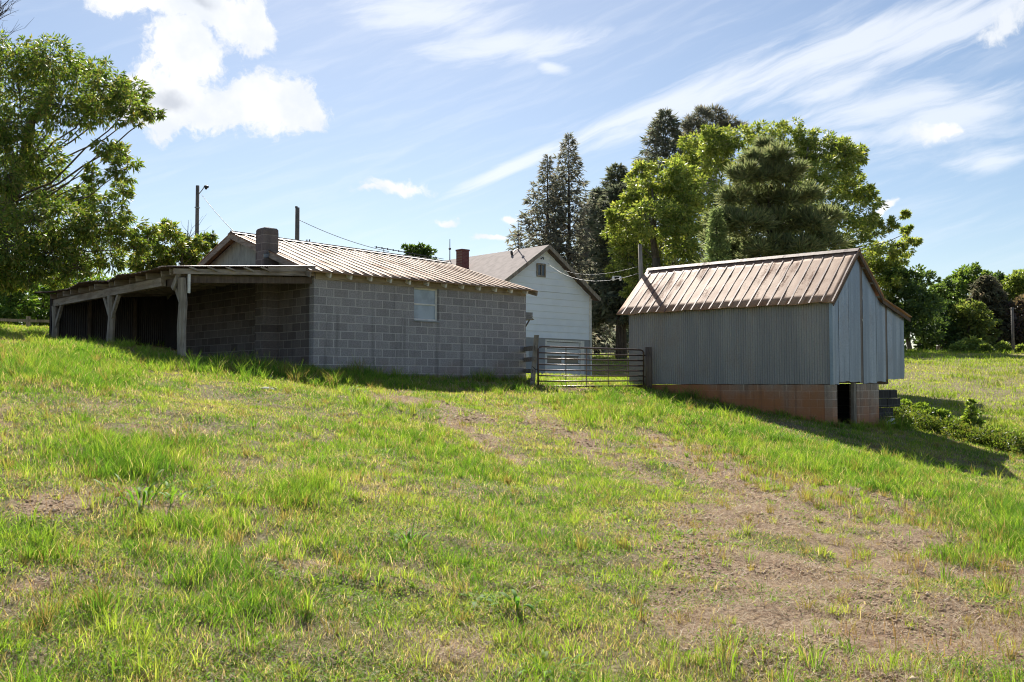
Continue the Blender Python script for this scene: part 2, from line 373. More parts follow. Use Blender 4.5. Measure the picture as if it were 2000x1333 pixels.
# ------------------------------------------------------------------ blades
def blades(name, x, y, h, w, lean, col, z=None, bend=.5, az=None, tipcol=None):
    n = len(x); z = H(x, y) - .012 if z is None else z
    az = RNG.uniform(0, 2 * math.pi, n) if az is None else az
    fa = RNG.uniform(0, 2 * math.pi, n)                       # which way the flat of the blade faces
    d = np.stack([np.cos(az), np.sin(az), np.zeros(n)], 1)
    s = np.stack([np.cos(fa), np.sin(fa), np.zeros(n)], 1) * (w / 2)[:, None]
    p = np.stack([x, y, z], 1); up = np.array([0, 0, 1.0])
    l1 = lean; l2 = lean + bend * RNG.uniform(.3, 1.3, n)
    m1 = p + (d * np.sin(l1)[:, None] + up * np.cos(l1)[:, None]) * (h * .5)[:, None]
    t = m1 + (d * np.sin(l2)[:, None] + up * np.cos(l2)[:, None]) * (h * .5)[:, None]
    V = np.empty((n, 5, 3)); V[:, 0] = p - s; V[:, 1] = p + s; V[:, 2] = m1 - s * .8; V[:, 3] = m1 + s * .8; V[:, 4] = t
    b = np.arange(n)[:, None] * 5
    T = np.concatenate([b + [0, 1, 3], b + [0, 3, 2], b + [2, 3, 4]], 0)
    return V.reshape(-1, 3), T, np.repeat(col, 5, 0)
def emit(name, parts, mat, kind='stuff'):
    Vs, Ts, Cs = [], [], []; k = 0
    for V, T, c in parts: Vs.append(V); Ts.append(T + k); Cs.append(c); k += len(V)
    o = npmesh(name, np.concatenate(Vs), np.concatenate(Ts), mat, None, np.concatenate(Cs))
    tag(o, kind=kind); return o
GREEN = np.array([(.12,.245,.035),(.20,.34,.045),(.30,.41,.065),(.37,.43,.09),(.42,.41,.14)])
STRAW = np.array([(.56,.46,.32),(.42,.31,.20),(.66,.57,.43),(.30,.19,.12),(.48,.39,.24)])
def pick(pal, f, jit=.18):
    f = np.clip(f, 0, .999) * (len(pal) - 1); i = f.astype(int); t = (f - i)[:, None]
    c = pal[i] * (1 - t) + pal[np.minimum(i + 1, len(pal) - 1)] * t
    return np.clip(c * RNG.uniform(1 - jit, 1 + jit, (len(f), 1)), .005, .9)
def wedge(n, y0, y1, p, umax=.62):
    """points in front of the photographer, density per square metre falling as Y**-p"""
    e = 2 - p; t = RNG.random(n); Y = (y0 ** e + t * (y1 ** e - y0 ** e)) ** (1 / e)
    return RNG.uniform(-umax, umax, n) * Y, Y
def clear(x, y):
    a, b = shed_in(x, y, .04); return ~(a | barn_in(x, y, .03) | b)

def grass():
    parts = []
    # short turf
    x, y = wedge(780000, 3.4, 36, 1.35)
    k = clear(x, y); x, y = x[k], y[k]
    b = bare_at(x, y); lu = field(x, y, LUSH); n1 = fbm(x, y, 1.6, 5); n2 = fbm(x, y, .5, 15, 2)
    n3 = fbm(x, y, .33, 21, 2); keep = np.clip(1.02 - 1.1 * b, .06, 1) * sstep(.33, .6, n1 * .4 + n2 * .35 + n3 * .25 + .2 * lu + .07)
    k = RNG.random(len(x)) < keep; x, y, b, lu, n1, n2 = (q[k] for q in (x, y, b, lu, n1, n2))
    n = len(x); far = np.clip((y - 5) / 20, 0, 1)
    clump = sstep(.54, .72, n2 + .1 * lu)
    h = RNG.uniform(.03, .09, n) * (1 + .5 * lu + 1.0 * clump * (.4 + lu)) * (1 - .3 * b) * (1 + .25 * far)
    w = RNG.uniform(.0028, .006, n) * (1 + 2.0 * far)
    f = .42 + .75 * (n1 - .5) * 2 + RNG.normal(0, .2, n) + .2 * b - .28 * lu - .3 * clump
    col = pick(GREEN, f)
    dry = RNG.random(n) < (.19 + .35 * b + .3 * sstep(.55, .38, n2) - .12 * lu)
    col[dry] = pick(STRAW, RNG.random(dry.sum()))
    parts.append(blades('', x, y, h, w, RNG.uniform(.05, .75, n), col, bend=.8))
    # clover and other small flat leaves between the blades
    x, y = wedge(330000, 3.4, 20, 1.4); b = bare_at(x, y); n2 = fbm(x, y, .7, 85, 2)
    k = clear(x, y) & (RNG.random(len(x)) < (1 - .85 * b) * sstep(.4, .62, n2)); x, y = x[k], y[k]; n = len(x); far = np.clip((y - 5) / 20, 0, 1)
    parts.append(blades('', x, y, RNG.uniform(.012, .032, n), RNG.uniform(.006, .015, n) * (1 + .8 * far), RNG.uniform(.6, 1.5, n), pick(np.array([(.10,.21,.035),(.16,.29,.05),(.23,.33,.07),(.30,.30,.12)]), RNG.random(n)), z=H(x, y) + RNG.uniform(0, .035, n), bend=.4))
    # tall tufts: many blades from one crown
    tx, ty = wedge(13000, 3.6, 33, 1.15)
    b = bare_at(tx, ty); lu = field(tx, ty, LUSH); n1 = fbm(tx, ty, 1.1, 25)
    k = clear(tx, ty) & (RNG.random(len(tx)) < np.clip(.10 + .9 * lu + .35 * sstep(.5, .68, n1) - .25 * b, .14, 1)); tx, ty, lu, b = tx[k], ty[k], lu[k], b[k]
    wx, wy = [], []
    for (O, A, L0, L1, N, nn) in ((SO, SX, -.3, SL + .3, -SY, 150), (SO, SY, -.2, 8.6, -SX * 1.0, 60), (BO, BY, -.2, 6.2, -BX, 90), (BO, BX, -.3, 4.9, -BY, 70), (SO - SX * 3.5, SY, -.4, 8.8, -SX, 160)):
        t = RNG.uniform(L0, L1, nn); q = np.abs(RNG.normal(0, .28, nn)) + .06
        wx.append(O.x + A.x * t + N.x * q); wy.append(O.y + A.y * t + N.y * q)
    wx = np.concatenate(wx); wy = np.concatenate(wy); k = clear(wx, wy); wx, wy = wx[k], wy[k]
    tx = np.concatenate([tx, wx]); ty = np.concatenate([ty, wy]); lu = np.concatenate([lu, RNG.uniform(.6, 1.6, len(wx))]); b = np.concatenate([b, 0 * wx])
    nb = RNG.integers(14, 36, len(tx)); idx = np.repeat(np.arange(len(tx)), nb); n = len(idx)
    hh = RNG.uniform(.07, .2, len(tx)) * (1 + .9 * sstep(.55, .7, fbm(tx, ty, 1.7, 141))) * (1 + .5 * lu) * (1 - .35 * b); tone = RNG.uniform(.0, .75, len(tx)) - .1 * lu + .15 * b
    rad = RNG.uniform(.02, .085, len(tx))
    r = np.abs(RNG.normal(0, 1, n)) * rad[idx]; a = RNG.uniform(0, 2 * math.pi, n)
    x = tx[idx] + r * np.cos(a); y = ty[idx] + r * np.sin(a); far = np.clip((y - 5) / 20, 0, 1)
    h = hh[idx] * RNG.uniform(.5, 1.1, n)
    col = pick(GREEN, tone[idx] + RNG.normal(0, .1, n)); d = RNG.random(n) < .07; col[d] = pick(STRAW, RNG.random(d.sum()))
    ol = (RNG.random(len(tx)) < .16 + .35 * b)[idx]; col[ol] = pick(np.array([(.25,.19,.075),(.36,.29,.13),(.20,.15,.07),(.33,.33,.09)]), RNG.random(ol.sum()))
    parts.append(blades('', x, y, h, RNG.uniform(.003, .0068, n) * (1 + 1.1 * far), RNG.uniform(.03, .45, n), col, bend=.75, az=a + RNG.normal(0, .5, n)))
    # reddish-brown seed stalks
    x, y = wedge(26000, 3.6, 26, 1.2); n1 = fbm(x, y, 1.4, 35); b = bare_at(x, y)
    k = clear(x, y) & (RNG.random(len(x)) < sstep(.48, .66, n1) * (.35 + .65 * b)); x, y = x[k], y[k]; n = len(x)
    col = pick(np.array([(.26,.155,.08),(.34,.25,.11),(.22,.12,.07),(.30,.27,.10)]), RNG.random(n))
    parts.append(blades('', x, y, RNG.uniform(.07, .2, n), RNG.uniform(.003, .006, n), RNG.uniform(.05, .5, n), col, bend=.4))
    emit('grass', parts, M['grass'])
    # flattened dead straw and clods of trampled thatch
    x, y = wedge(420000, 3.4, 26, 1.4); b = bare_at(x, y); n1 = fbm(x, y, .6, 45, 2)
    k = clear(x, y) & (RNG.random(len(x)) < (.2 + .8 * b) * sstep(.3, .58, n1)); x, y, b = x[k], y[k], b[k]; n = len(x)
    col = pick(STRAW, RNG.random(n)); far = np.clip((y - 5) / 20, 0, 1)
    V = blades('', x, y, RNG.uniform(.025, .10, n), RNG.uniform(.002, .0046, n) * (1 + 1.8 * far), RNG.uniform(.9, 1.5, n), col, z=H(x, y) + RNG.uniform(.0, .025, n), bend=.25)
    emit('straw_litter', [V], M['straw'])
    # clods and crumbs of dry earth on the bare patches
    x, y = wedge(150000, 3.4, 24, 1.3); b = bare_at(x, y); n1 = fbm(x, y, .8, 75, 2)
    k = clear(x, y) & (RNG.random(len(x)) < b * sstep(.42, .62, n1)); x, y = x[k], y[k]; n = len(x)
    r = RNG.uniform(.004, .013, n) * (1 + RNG.random(n) ** 8 * 1.4) * (1 + .5 * np.clip((y - 5) / 15, 0, 1))
    base = np.array([(1,0,0),(0,1,0),(-1,0,0),(0,-1,0),(0,0,.55),(0,0,-.5)], float)
    V = base[None] * r[:, None, None] * RNG.uniform(.6, 1.4, (n, 6, 3)) + np.stack([x, y, H(x, y) + r * .2], 1)[:, None]
    T = np.array([(0,1,4),(1,2,4),(2,3,4),(3,0,4),(1,0,5),(2,1,5),(3,2,5),(0,3,5)]); T = (np.arange(n)[:, None, None] * 6 + T[None]).reshape(-1, 3)
    c = pick(np.array([(.28,.18,.115),(.44,.31,.21),(.58,.45,.32)]), RNG.random(n))
    m, nt, out, oc = newmat('clod_earth'); pbr(nt, out, nd(nt, 'ShaderNodeAttribute', attribute_name='tint').outputs[0], .95, spec=.1)
    tag(npmesh('earth_clods', V.reshape(-1, 3), T, m, None, np.repeat(c, 6, 0)), kind='stuff')
    # pasture beyond the fence line and the hill to the right
    parts = []
    x, y = wedge(300000, 26, 100, .9, .66)
    keep = (x > .25 * y) & (y < 99) | (y < 75)
    k = clear(x, y) & keep & (RNG.random(len(x)) < np.clip(.5 + .5 * sstep(.3, .55, fbm(x, y, 3.5, 55)), 0, 1)); x, y = x[k], y[k]; n = len(x)
    n2 = fbm(x, y, 6, 65); n3 = fbm(x, y, 1.5, 66)
    hill = sstep(8, 13, x)
    f = .62 + .7 * (n2 - .5) + RNG.normal(0, .15, n) + .12 * hill - .25 * sstep(.55, .7, n3)
    col = pick(GREEN, f); d = RNG.random(n) < (.05 + .16 * sstep(.52, .66, n2)); col[d] = pick(STRAW, RNG.random(d.sum()) * .6)
    col *= (.97 - .3 * hill * sstep(.5, .66, n3))[:, None] * np.array([.93, 1.0, .85])
    h = RNG.uniform(.05, .13, n) * (1 + 1.6 * hill * sstep(.5, .72, n3)) * (1 + y / 120)
    parts.append(blades('', x, y, h, RNG.uniform(.012, .028, n) * (.5 + y / 65), RNG.uniform(.05, .7, n), col, bend=.6))
    emit('pasture_grass', parts, M['grass'])
grass()

# ------------------------------------------------------------------ leaves
def rdir(n):
    v = RNG.normal(0, 1, (n, 3)); return v / np.linalg.norm(v, axis=1)[:, None]
def nrm(v): return v / np.maximum(np.linalg.norm(v, axis=1), 1e-9)[:, None]
def leafmesh(name, p, d, L, W, tint, mat, parent, fold=0.0):
    n = len(p); d = nrm(d); s = nrm(np.cross(d, rdir(n))); up = np.cross(s, d)
    V = np.empty((n, 4, 3)); mid = p + d * (L * .45)[:, None]
    V[:, 0] = p; V[:, 1] = mid + s * (W / 2)[:, None] + up * (W * fold)[:, None]; V[:, 2] = p + d * L[:, None]; V[:, 3] = mid - s * (W / 2)[:, None] + up * (W * fold)[:, None]
    Fq = np.arange(n * 4).reshape(n, 4)
    return npmesh(name, V.reshape(-1, 3), Fq, mat, parent, np.repeat(tint, 4, 0))
def tints(n, pal, jit=.2):
    pal = np.array(pal); c = pal[RNG.integers(0, len(pal), n)]
    return np.clip(c * RNG.uniform(1 - jit, 1 + jit, (n, 1)) * RNG.uniform(.94, 1.06, (n, 3)), .004, .8)

def wobble(p, q, k, amp):
    p = Vector(p); q = Vector(q); L = (q - p).length; out = []
    for i in range(k + 1):
        t = i / k; e = math.sin(t * math.pi)
        out.append(p.lerp(q, t) + Vector([random.gauss(0, amp * L) * e for _ in range(3)]))
    return out
def broadleaf(name, label, base, blobs, pal, leaf=(.2,.08), n_sub=22, n_leaf=40, sub=.3, droop=.3, trunk_r=.3, twig=True, mat='leaf', bark='bark', group=None, cat='tree', fork=.35, squash=.85, limbs=True, fullness=1.0):
    """blobs: [(centre, radius)] in the world; the trunk rises from base, limbs reach each leaf mass"""
    base = Vector(base); root = thing(name, label, cat, base, 0, group)
    tb = MB(); Vp, Vd, own = [], [], []
    cen = sum((Vector(c) for c, r in blobs), Vector()) / len(blobs) - base
    topz = max(c[2] + .3 * r for c, r in blobs) - base.z
    tk = wobble((0,0,-.3), (cen.x * .5, cen.y * .5, topz * .55), 6, .025)
    tk2 = wobble(tk[-1], (cen.x * .9, cen.y * .9, topz * .9), 4, .03)
    if limbs:
        tb.tube(tk, [lerp(trunk_r * 1.25, trunk_r * .62, (i / 6) ** .7) for i in range(7)], 10)
        tb.tube(tk2, [lerp(trunk_r * .6, trunk_r * .12, i / 4) for i in range(5)], 7)
    stem = tk + tk2[1:]; rmed = sorted(r for c, r in blobs)[len(blobs) // 2]
    for c, r in blobs:
        c = Vector(c) - base
        if limbs:
            tgt = c.z - .45 * (c - cen * .7).length - .2 * r
            s = min(stem[2:], key=lambda q: abs(q.z - max(tgt, topz * fork)))
            br = wobble(s, c, 6, .014)
            for i, q in enumerate(br[1:-1]): q.z -= .05 * (c - s).length * math.sin((i + 1) / 6 * math.pi)
            rr = max(.02, min(trunk_r * .32, .007 * (c - s).length + .015 * r))
            tb.tube(br, [lerp(rr, rr * .3, i / 6) for i in range(7)], 5, False)
        ns = max(4, int(n_sub * fullness * min(1.5, (r / rmed) ** 1.35)))
        dd = rdir(ns); rad = r * (.35 + .7 * RNG.random(ns) ** .7) * np.where(RNG.random(ns) < .16, 1.35, 1.0)
        dd[:, :2] *= RNG.uniform(.75, 1.25, 2)
        dd[:, 2] *= squash
        sc = np.array(c)[None] + dd * rad[:, None]
        if twig:
            for q in sc[::2]:
                tb.tube(wobble(c.lerp(Vector(q), .15), q, 2, .05), [.016 + .004 * r, .01, .005], 3, False)
        idx = np.repeat(np.arange(ns), n_leaf); sr = sub * r * RNG.uniform(.6, 1.3, ns)
        off = rdir(len(idx)) * (sr[idx] * RNG.random(len(idx)) ** .5)[:, None]; off[:, 2] *= .7
        p = sc[idx] + off
        out_ = nrm(off) * .7 + nrm(dd)[idx] * .5 + rdir(len(idx)) * .5; out_[:, 2] -= droop
        Vp.append(p); Vd.append(out_); own.append(np.full(len(idx), len(own)))
    p = np.concatenate(Vp); d = np.concatenate(Vd); n = len(p)
    if tb.v: tb.build('trunk', M[bark], root, True)
    L = RNG.uniform(.65, 1.25, n) * leaf[0]; W = RNG.uniform(.7, 1.2, n) * leaf[1]
    leafmesh('crown', p, d, L, W, tints(n, pal), M[mat], root, .18)
    return root
def conifer(name, label, base, height, prof, pal, nbr=90, droop=.25, rise=.1, spray=(.5,.13), per=26, trunk_r=.3, bare=.06, group=None, lean=(0,0), side=.9, bark='bark_dark', sides=None, rnd=(.72,1.12)):
    """prof(t) = branch length at height fraction t"""
    base = Vector(base); root = thing(name, label, 'tree', base, 0, group); tb = MB()
    tk = [Vector((lean[0] * t * height, lean[1] * t * height, t * height - .3 * (t == 0))) for t in np.linspace(0, 1, 9)]
    tb.tube(tk, [lerp(trunk_r, .02, (i / 8) ** .9) for i in range(9)], 9)
    P, D, S = [], [], []
    for k in range(nbr):
        t = bare + (1 - bare) * ((k + random.random()) / nbr) ** .92
        R = prof(t) * random.uniform(*rnd)
        if R < .08: R = .08
        a = k * 2.399 + random.uniform(-.5, .5)
        if sides: R *= sides(a)
        o = Vector((lean[0] * t * height, lean[1] * t * height, t * height)); hd = Vector((math.cos(a), math.sin(a), 0))
        dr = droop * random.uniform(.6, 1.3) * (1.15 - t * .8); ri = rise * random.uniform(.5, 1.4) + .75 * max(0, t - .75)
        pt = lambda s: o + hd * (R * s) + Vector((0, 0, R * (ri * s - dr * s * s)))
        pts = [pt(s) for s in (0, .35, .7, 1)]
        tb.tube(pts, [.012 + .012 * R, .01 + .006 * R, .008, .004], 4, False)
        m = max(5, int(per * (.3 + .7 * R / max(prof(.25), .3))))
        s = .1 + .9 * RNG.random(m) ** .75
        tx = np.array(hd); sd = np.array((-hd.y, hd.x, 0.))
        q = np.array([pt(v) for v in s])
        sg = RNG.choice([-1., 1.], m)[:, None]; lat = (RNG.random(m) * side * R * .34 * (1.15 - s) + .05)
        q = q + sd[None] * sg * lat[:, None] + RNG.normal(0, .04 + .02 * R, (m, 3))
        dd = tx[None] * RNG.uniform(.4, 1, (m, 1)) + sd[None] * sg * RNG.uniform(.1, .9, (m, 1)) + np.array([0, 0, 1.])[None] * (ri - 2 * dr * s - RNG.uniform(-.15, .4, m))[:, None]
        P.append(q); D.append(dd); S.append(np.full(m, .55 + .45 * min(1, R / 1.5)))
    p = np.concatenate(P); d = np.concatenate(D); n = len(p); s = np.concatenate(S)
    # each spray becomes three narrow fans of needles
    p = np.repeat(p, 3, 0); d = np.repeat(nrm(d), 3, 0) + RNG.normal(0, .45, (3 * n, 3)); s = np.repeat(s, 3); n *= 3
    tb.build('trunk', M[bark], root, True)
    leafmesh('crown', p, d, RNG.uniform(.6, 1.25, n) * spray[0] * s, RNG.uniform(.6, 1.3, n) * spray[1] * s, tints(n, pal), M['needle'], root)
    return root

def B(lst, Y, dy=1.2):
    """leaf masses from photo positions, each at its own distance around Y"""
    out = []
    for it in lst:
        px, py, r = it[:3]; yy = Y + (it[3] if len(it) > 3 else random.uniform(-dy, dy))
        out.append((at(px, py, yy), r * yy / F))
    return out
def G(px, Y): 
    x = (px - 1000) / F * Y; return (x, Y, Hs(x, Y))

# ---- trees on the left
CH = [(.12,.20,.045),(.155,.245,.055),(.09,.15,.045),(.22,.285,.075),(.25,.25,.10)]
broadleaf('chestnut_tree', 'large spreading chestnut tree at the left edge, overhanging the open lean-to', G(-70, 33),
  B([(30,110,62),(100,120,55),(150,150,52),(205,170,48),(250,180,34),(40,190,75),(120,205,60),(190,215,45),(250,215,34),(285,215,22),(300,222,14),(-40,150,90),(-60,280,100),(-50,430,110),
     (10,290,70),(70,300,55),(30,360,70),(100,370,52),(225,300,26),(248,330,24),(235,372,24),(205,290,22),(165,385,40),(60,430,75),(140,440,58),(200,440,46),(245,455,34),(15,500,62),(90,500,58),(160,500,48),(215,500,36),(262,485,26),(290,462,22),(225,415,26),(180,340,22),
     (30,545,34),(120,540,26),(15,340,44,-2.5),(70,430,44,-2.5),(10,480,50,-2.5),(100,495,38,-2),(10,250,36,-2),(55,530,34,-2),(150,520,28,-1.5),(-20,520,50,-2)], 32, 1.9), CH, (.19,.06), 33, 34, .26, .45, .42)
broadleaf('young_tree', 'low leafy tree behind the lean-to roof, next to the lamp pole', G(345, 41),
  B([(330,470,32),(300,500,34),(360,480,26),(350,510,36),(395,478,14),(413,458,9),(404,470,8),(320,445,14),(425,480,7),(385,510,26),(290,520,26)], 41, 1), CH + [(.19,.2,.06)], (.26,.085), 20, 36, .3, .4, .14)
# bare twigs sticking out of it
t = thing('dead_sapling', 'leafless grey sapling with fine twigs left of the lamp pole', 'tree', G(380, 42)); tb = MB(); b0 = Vector(t.location)
tb.tube([(0,0,-.2), at(372,520,42) - b0, at(366,470,42) - b0, at(368,430,42) - b0], [.07,.05,.03,.006], 6)
for k in range(16):
    p = at(370 + random.uniform(-3,3), random.uniform(455,510), 42) - b0; q = p + Vector((random.uniform(-.9,1.1), random.uniform(-.5,.5), random.uniform(.3,1.0)))
    tb.tube(wobble(p, q, 3, .05), [.012,.009,.006,.003], 3, False)
tb.build('trunk', M['bark'], t)
t = thing('dead_tree', 'bare dead branches of a tree reaching over the chestnut crown', 'tree', G(-110, 40)); tb = MB(); b0 = Vector(t.location)
tk = [Vector((0,0,-.3)), at(-90,450,40) - b0, at(-50,200,40) - b0, at(-12,70,40) - b0, at(-2,20,40) - b0]
tb.tube(tk, [.32,.25,.15,.08,.03], 8)
for k in range(26):
    s = random.uniform(.35, 1); p = tk[2].lerp(tk[3], s) if k % 2 else tk[3].lerp(tk[4], s)
    q = p + Vector((random.uniform(-.2,1.1), random.uniform(-.6,.6), random.uniform(.2,1.2))); br = wobble(p, q, 3, .07)
    tb.tube(br, [.025,.017,.01,.005], 3, False)
    for j in range(3):
        e = br[random.choice((1,2,3))]; tb.tube(wobble(e, e + Vector((random.uniform(-.1,.5), random.uniform(-.3,.3), random.uniform(-.05,.5))), 2, .08), [.008,.006,.003], 3, False)
tb.build('trunk', M['bark_dark'], t)
for i, (px, Y, bl, lab, tr) in enumerate([
   (12, 58, [(10,560,34),(30,590,30),(0,610,30),(50,560,24),(20,530,30)], 'dark leafy tree with slim trunk at the far left field edge', .22),
   (75, 62, [(75,560,28),(95,590,26),(80,620,24),(110,560,26),(60,600,20),(120,620,22)], 'bright green bushy tree behind the left rail fence', .15),
   (160, 66, [(150,560,30),(190,575,30),(170,610,30),(230,560,30),(270,560,28),(210,620,30)], 'leafy tree half hidden behind the lean-to end wall', .18),
   (-60, 60, [(-60,560,40),(-40,610,40),(-80,500,50),(-30,540,30)], 'leafy tree just outside the left edge of the field', .2)]):
    broadleaf('field_tree', lab, G(px, Y), B(bl, Y, 1.5), [(.07,.15,.035),(.12,.21,.05),(.17,.25,.06)], (.34,.15), 20, 34, .32, .2, tr, group='trees along the left field edge')
# ---- trees behind house and barn
DARK = [(.08,.10,.075),(.095,.115,.08),(.115,.13,.09),(.13,.14,.10)]
SPR = [(.14,.155,.135),(.17,.18,.155),(.20,.205,.17),(.18,.165,.14)]
conifer('spruce_tree', 'tallest pointed spruce behind the white house', G(1112, 70), 16.2, lambda t: 4.3 * (1 - t) ** .75 * (1 if t > .1 else .7), SPR, 185, .3, .12, (.52,.115), 26, .28, group='pair of spruces behind the white house')
conifer('spruce_tree', 'shorter spruce with wide ragged left boughs behind the white house', G(1070, 69), 14.5, lambda t: 4.1 * (1 - t) ** .8 + (.6 if .4 < t < .62 else 0), SPR, 170, .22, .12, (.52,.115), 25, .26, group='pair of spruces behind the white house',
        sides=lambda a: 1.15 if math.cos(a) < -.3 else .75)
conifer('shade_tree', 'dark evergreen with thick trunk between white house and tin barn', G(1213, 65), 11.6, lambda t: (2.6 if t < .6 else 2.6 * ((1 - t) / .4) ** .6) * (.85 + .3 * math.sin(9 * t)), DARK, 180, .28, .14, (.6,.17), 34, .42, bare=.2, rnd=(.45,1.25))
conifer('hemlock_tree', 'tall wispy hemlock with sparse pointed top above the walnut crown', G(1303, 116), 29.2, lambda t: min(6.5, 15 * (1 - t) ** .95 + .25), DARK + SPR, 230, .3, .25, (1.0,.17), 34, .3)
conifer('hemlock_tree', 'dark hemlock rising between the spruces and the walnut', G(1208, 104), 20.2, lambda t: 6.4 * (1 - t) ** .6, DARK, 220, .3, .15, (.8,.19), 27, .3)
conifer('hemlock_tree', 'lower dark hemlock filling the gap right of the two spruces', G(1166, 86), 14.8, lambda t: 3.4 * (1 - t) ** .6, DARK, 190, .3, .15, (.7,.17), 28, .3)
broadleaf('pine_tree', 'flat-topped pine with layered boughs behind the walnut crown', G(1385, 118),
  B([(1350,240,15),(1372,225,15),(1395,222,15),(1420,235,13),(1442,245,10),(1385,245,20),(1360,265,22),(1410,262,22),(1385,290,26),(1340,245,8),(1400,330,30),(1370,360,30)], 118, 1.4), SPR, (.78,.13), 16, 42, .34, -.15, .28, mat='needle', bark='bark_dark', squash=.45)
WAL = [(.20,.28,.075),(.26,.34,.10),(.33,.39,.135),(.38,.415,.17),(.145,.21,.06)]
broadleaf('walnut_tree', 'bright green walnut tree whose boughs hang beside the barn pole', G(1292, 58),
  B([(1250,380,40),(1300,350,40),(1225,440,38),(1228,495,34),(1275,430,46),(1330,420,40),(1220,405,26),(1290,490,38),(1330,345,34),(1205,425,18),(1208,470,22),(1345,385,36),(1310,400,36),
     (1210,525,20),(1235,545,20),(1225,575,14),(1345,480,40),(1300,545,36),(1350,540,36),(1260,330,20)], 58, 1.8), WAL, (.27,.105), 30, 52, .27, .25, .4, group='walnuts behind the barn')
broadleaf('walnut_tree', 'huge round walnut tree filling the sky behind the tin barn roof', G(1500, 98),
  B([(1360,290,36),(1395,300,42),(1435,272,32),(1475,266,30),(1530,268,32),(1572,275,30),(1385,260,16),(1355,330,40),
     (1610,290,34),(1650,300,32),(1672,300,24),(1640,345,42),(1600,350,46),(1560,330,46),(1480,330,56),(1420,380,50),(1665,365,32),(1690,380,20),(1655,420,42),(1610,430,46),(1700,440,24),(1680,480,36),(1735,440,16),(1720,500,34),(1755,490,24),(1772,455,12),(1745,525,26),(1700,540,34),(1650,510,40),
     (1560,420,50),(1500,430,54),(1440,460,50),(1768,420,9),(1784,470,10),(1712,395,8),(1665,560,34),(1390,440,40),(1390,560,45),(1450,570,45),(1550,560,45),(1745,560,24)], 98, 4.0), WAL, (.42,.155), 32, 56, .28, .25, .6, group='walnuts behind the barn')
broadleaf('cedar_tree', 'big feathery dark cedar in front of the walnut, over the barn roof', G(1500, 47),
  B([(1498,290,18),(1478,312,22),(1520,306,22),(1455,345,26),(1500,345,30),(1545,340,26),(1435,385,26),(1480,390,34),(1530,390,34),(1578,385,26),(1415,430,26),(1460,440,36),(1520,440,38),(1580,435,34),(1618,420,20),(1400,475,24),(1440,490,36),(1500,490,40),(1560,490,38),(1610,475,30),(1420,530,36),(1480,540,40),(1545,540,40),(1600,530,36)], 47, 1.3),
  [(.155,.19,.085),(.195,.225,.105),(.135,.165,.08),(.22,.235,.12)], (.46,.07), 40, 40, .27, -.5, .3, mat='needle', bark='bark_dark', squash=.55)
conifer('small_spruce', 'small pale green spruce at the left side of the feathery cedar', G(1402, 45), 8.1, lambda t: 1.55 * (1 - t) ** .7, [(.19,.25,.10),(.23,.29,.12),(.16,.21,.09)], 130, .2, .15, (.42,.10), 30, .14, rnd=(.5,1.25))
broadleaf('distant_tree', 'round treetop showing just above the shed ridge beside the antenna', G(815, 95), B([(800,496,14),(818,490,12),(835,496,12),(815,515,24),(845,520,16),(790,520,16)], 95, .6), [(.06,.12,.035),(.10,.16,.05)], (.4,.2), 18, 34, .34, .1, .25)
# ---- tree line on the right, beyond the meadow
RL = [(1775, 84, [(1752,545,26),(1775,552,30),(1800,548,22),(1760,590,36),(1795,590,34),(1780,630,36),(1750,640,30),(1810,640,28),(1812,580,18),(1740,600,26)], [(0.070,0.126,0.053),(0.098,0.159,0.068),(0.125,0.193,0.081)], 'dark green broad tree directly right of the barn'),
      (1832, 97, [(1835,570,16),(1850,560,14),(1822,585,18),(1842,600,22),(1858,590,16)], [(0.111,0.185,0.072),(0.154,0.226,0.089)], 'slim mid green tree in the gap of the right tree line'),
      (1838, 88, [(1825,625,26),(1850,630,28),(1838,655,26),(1870,655,20),(1815,655,22),(1850,605,16)], [(0.062,0.112,0.050),(0.084,0.146,0.058)], 'low very dark tree in the middle of the right tree line'),
      (1885, 100, [(1885,540,18),(1903,532,16),(1868,565,20),(1890,570,26),(1912,560,22),(1862,590,20),(1885,600,26),(1925,545,16),(1872,548,14)], [(0.140,0.226,0.072),(0.195,0.278,0.089),(0.111,0.185,0.072)], 'tall light green tree standing above the right tree line'),
      (1950, 108, [(1940,550,14),(1955,548,15),(1948,575,18),(1968,560,12),(1930,560,12)], [(0.070,0.132,0.062),(0.098,0.159,0.081)], 'distant dark rounded tree behind the brown cedar'),
      (1890, 87, [(1880,612,22),(1900,608,20),(1915,625,24),(1890,640,28),(1925,650,24),(1868,640,18),(1905,665,22),(1880,668,22)], [(0.168,0.226,0.081),(0.224,0.265,0.107),(0.140,0.198,0.072)], 'pale yellow-green full tree at the front of the right tree line'),
      (1985, 98, [(1970,560,14),(1985,548,18),(2005,545,20),(1965,585,14),(1980,580,18),(2010,575,22),(1958,570,8)], [(0.181,0.251,0.081),(0.237,0.305,0.097)], 'bright yellow-green tree at the right edge of the photo'),
      (2000, 90, [(1985,605,20),(2005,600,22),(1980,635,18),(2000,640,24),(1972,615,12),(2015,660,26),(1990,665,16)], [(0.119,0.093,0.107),(0.154,0.112,0.126),(0.098,0.099,0.081)], 'purplish brown drooping tree behind the field pole'),
      (2050, 96, [(2040,560,26),(2060,600,34),(2035,640,26),(2080,560,30)], [(0.140,0.212,0.072),(0.181,0.251,0.089)], 'green tree just past the right edge of view'),
      (1720, 90, [(1715,600,30),(1735,640,26),(1700,640,30),(1725,560,20)], [(0.062,0.112,0.050),(0.091,0.146,0.062)], 'dark tree hidden mostly by the tin barn gable')]
RL = [(px, Y * 1.17, bl, pal, lab) for px, Y, bl, pal, lab in RL]
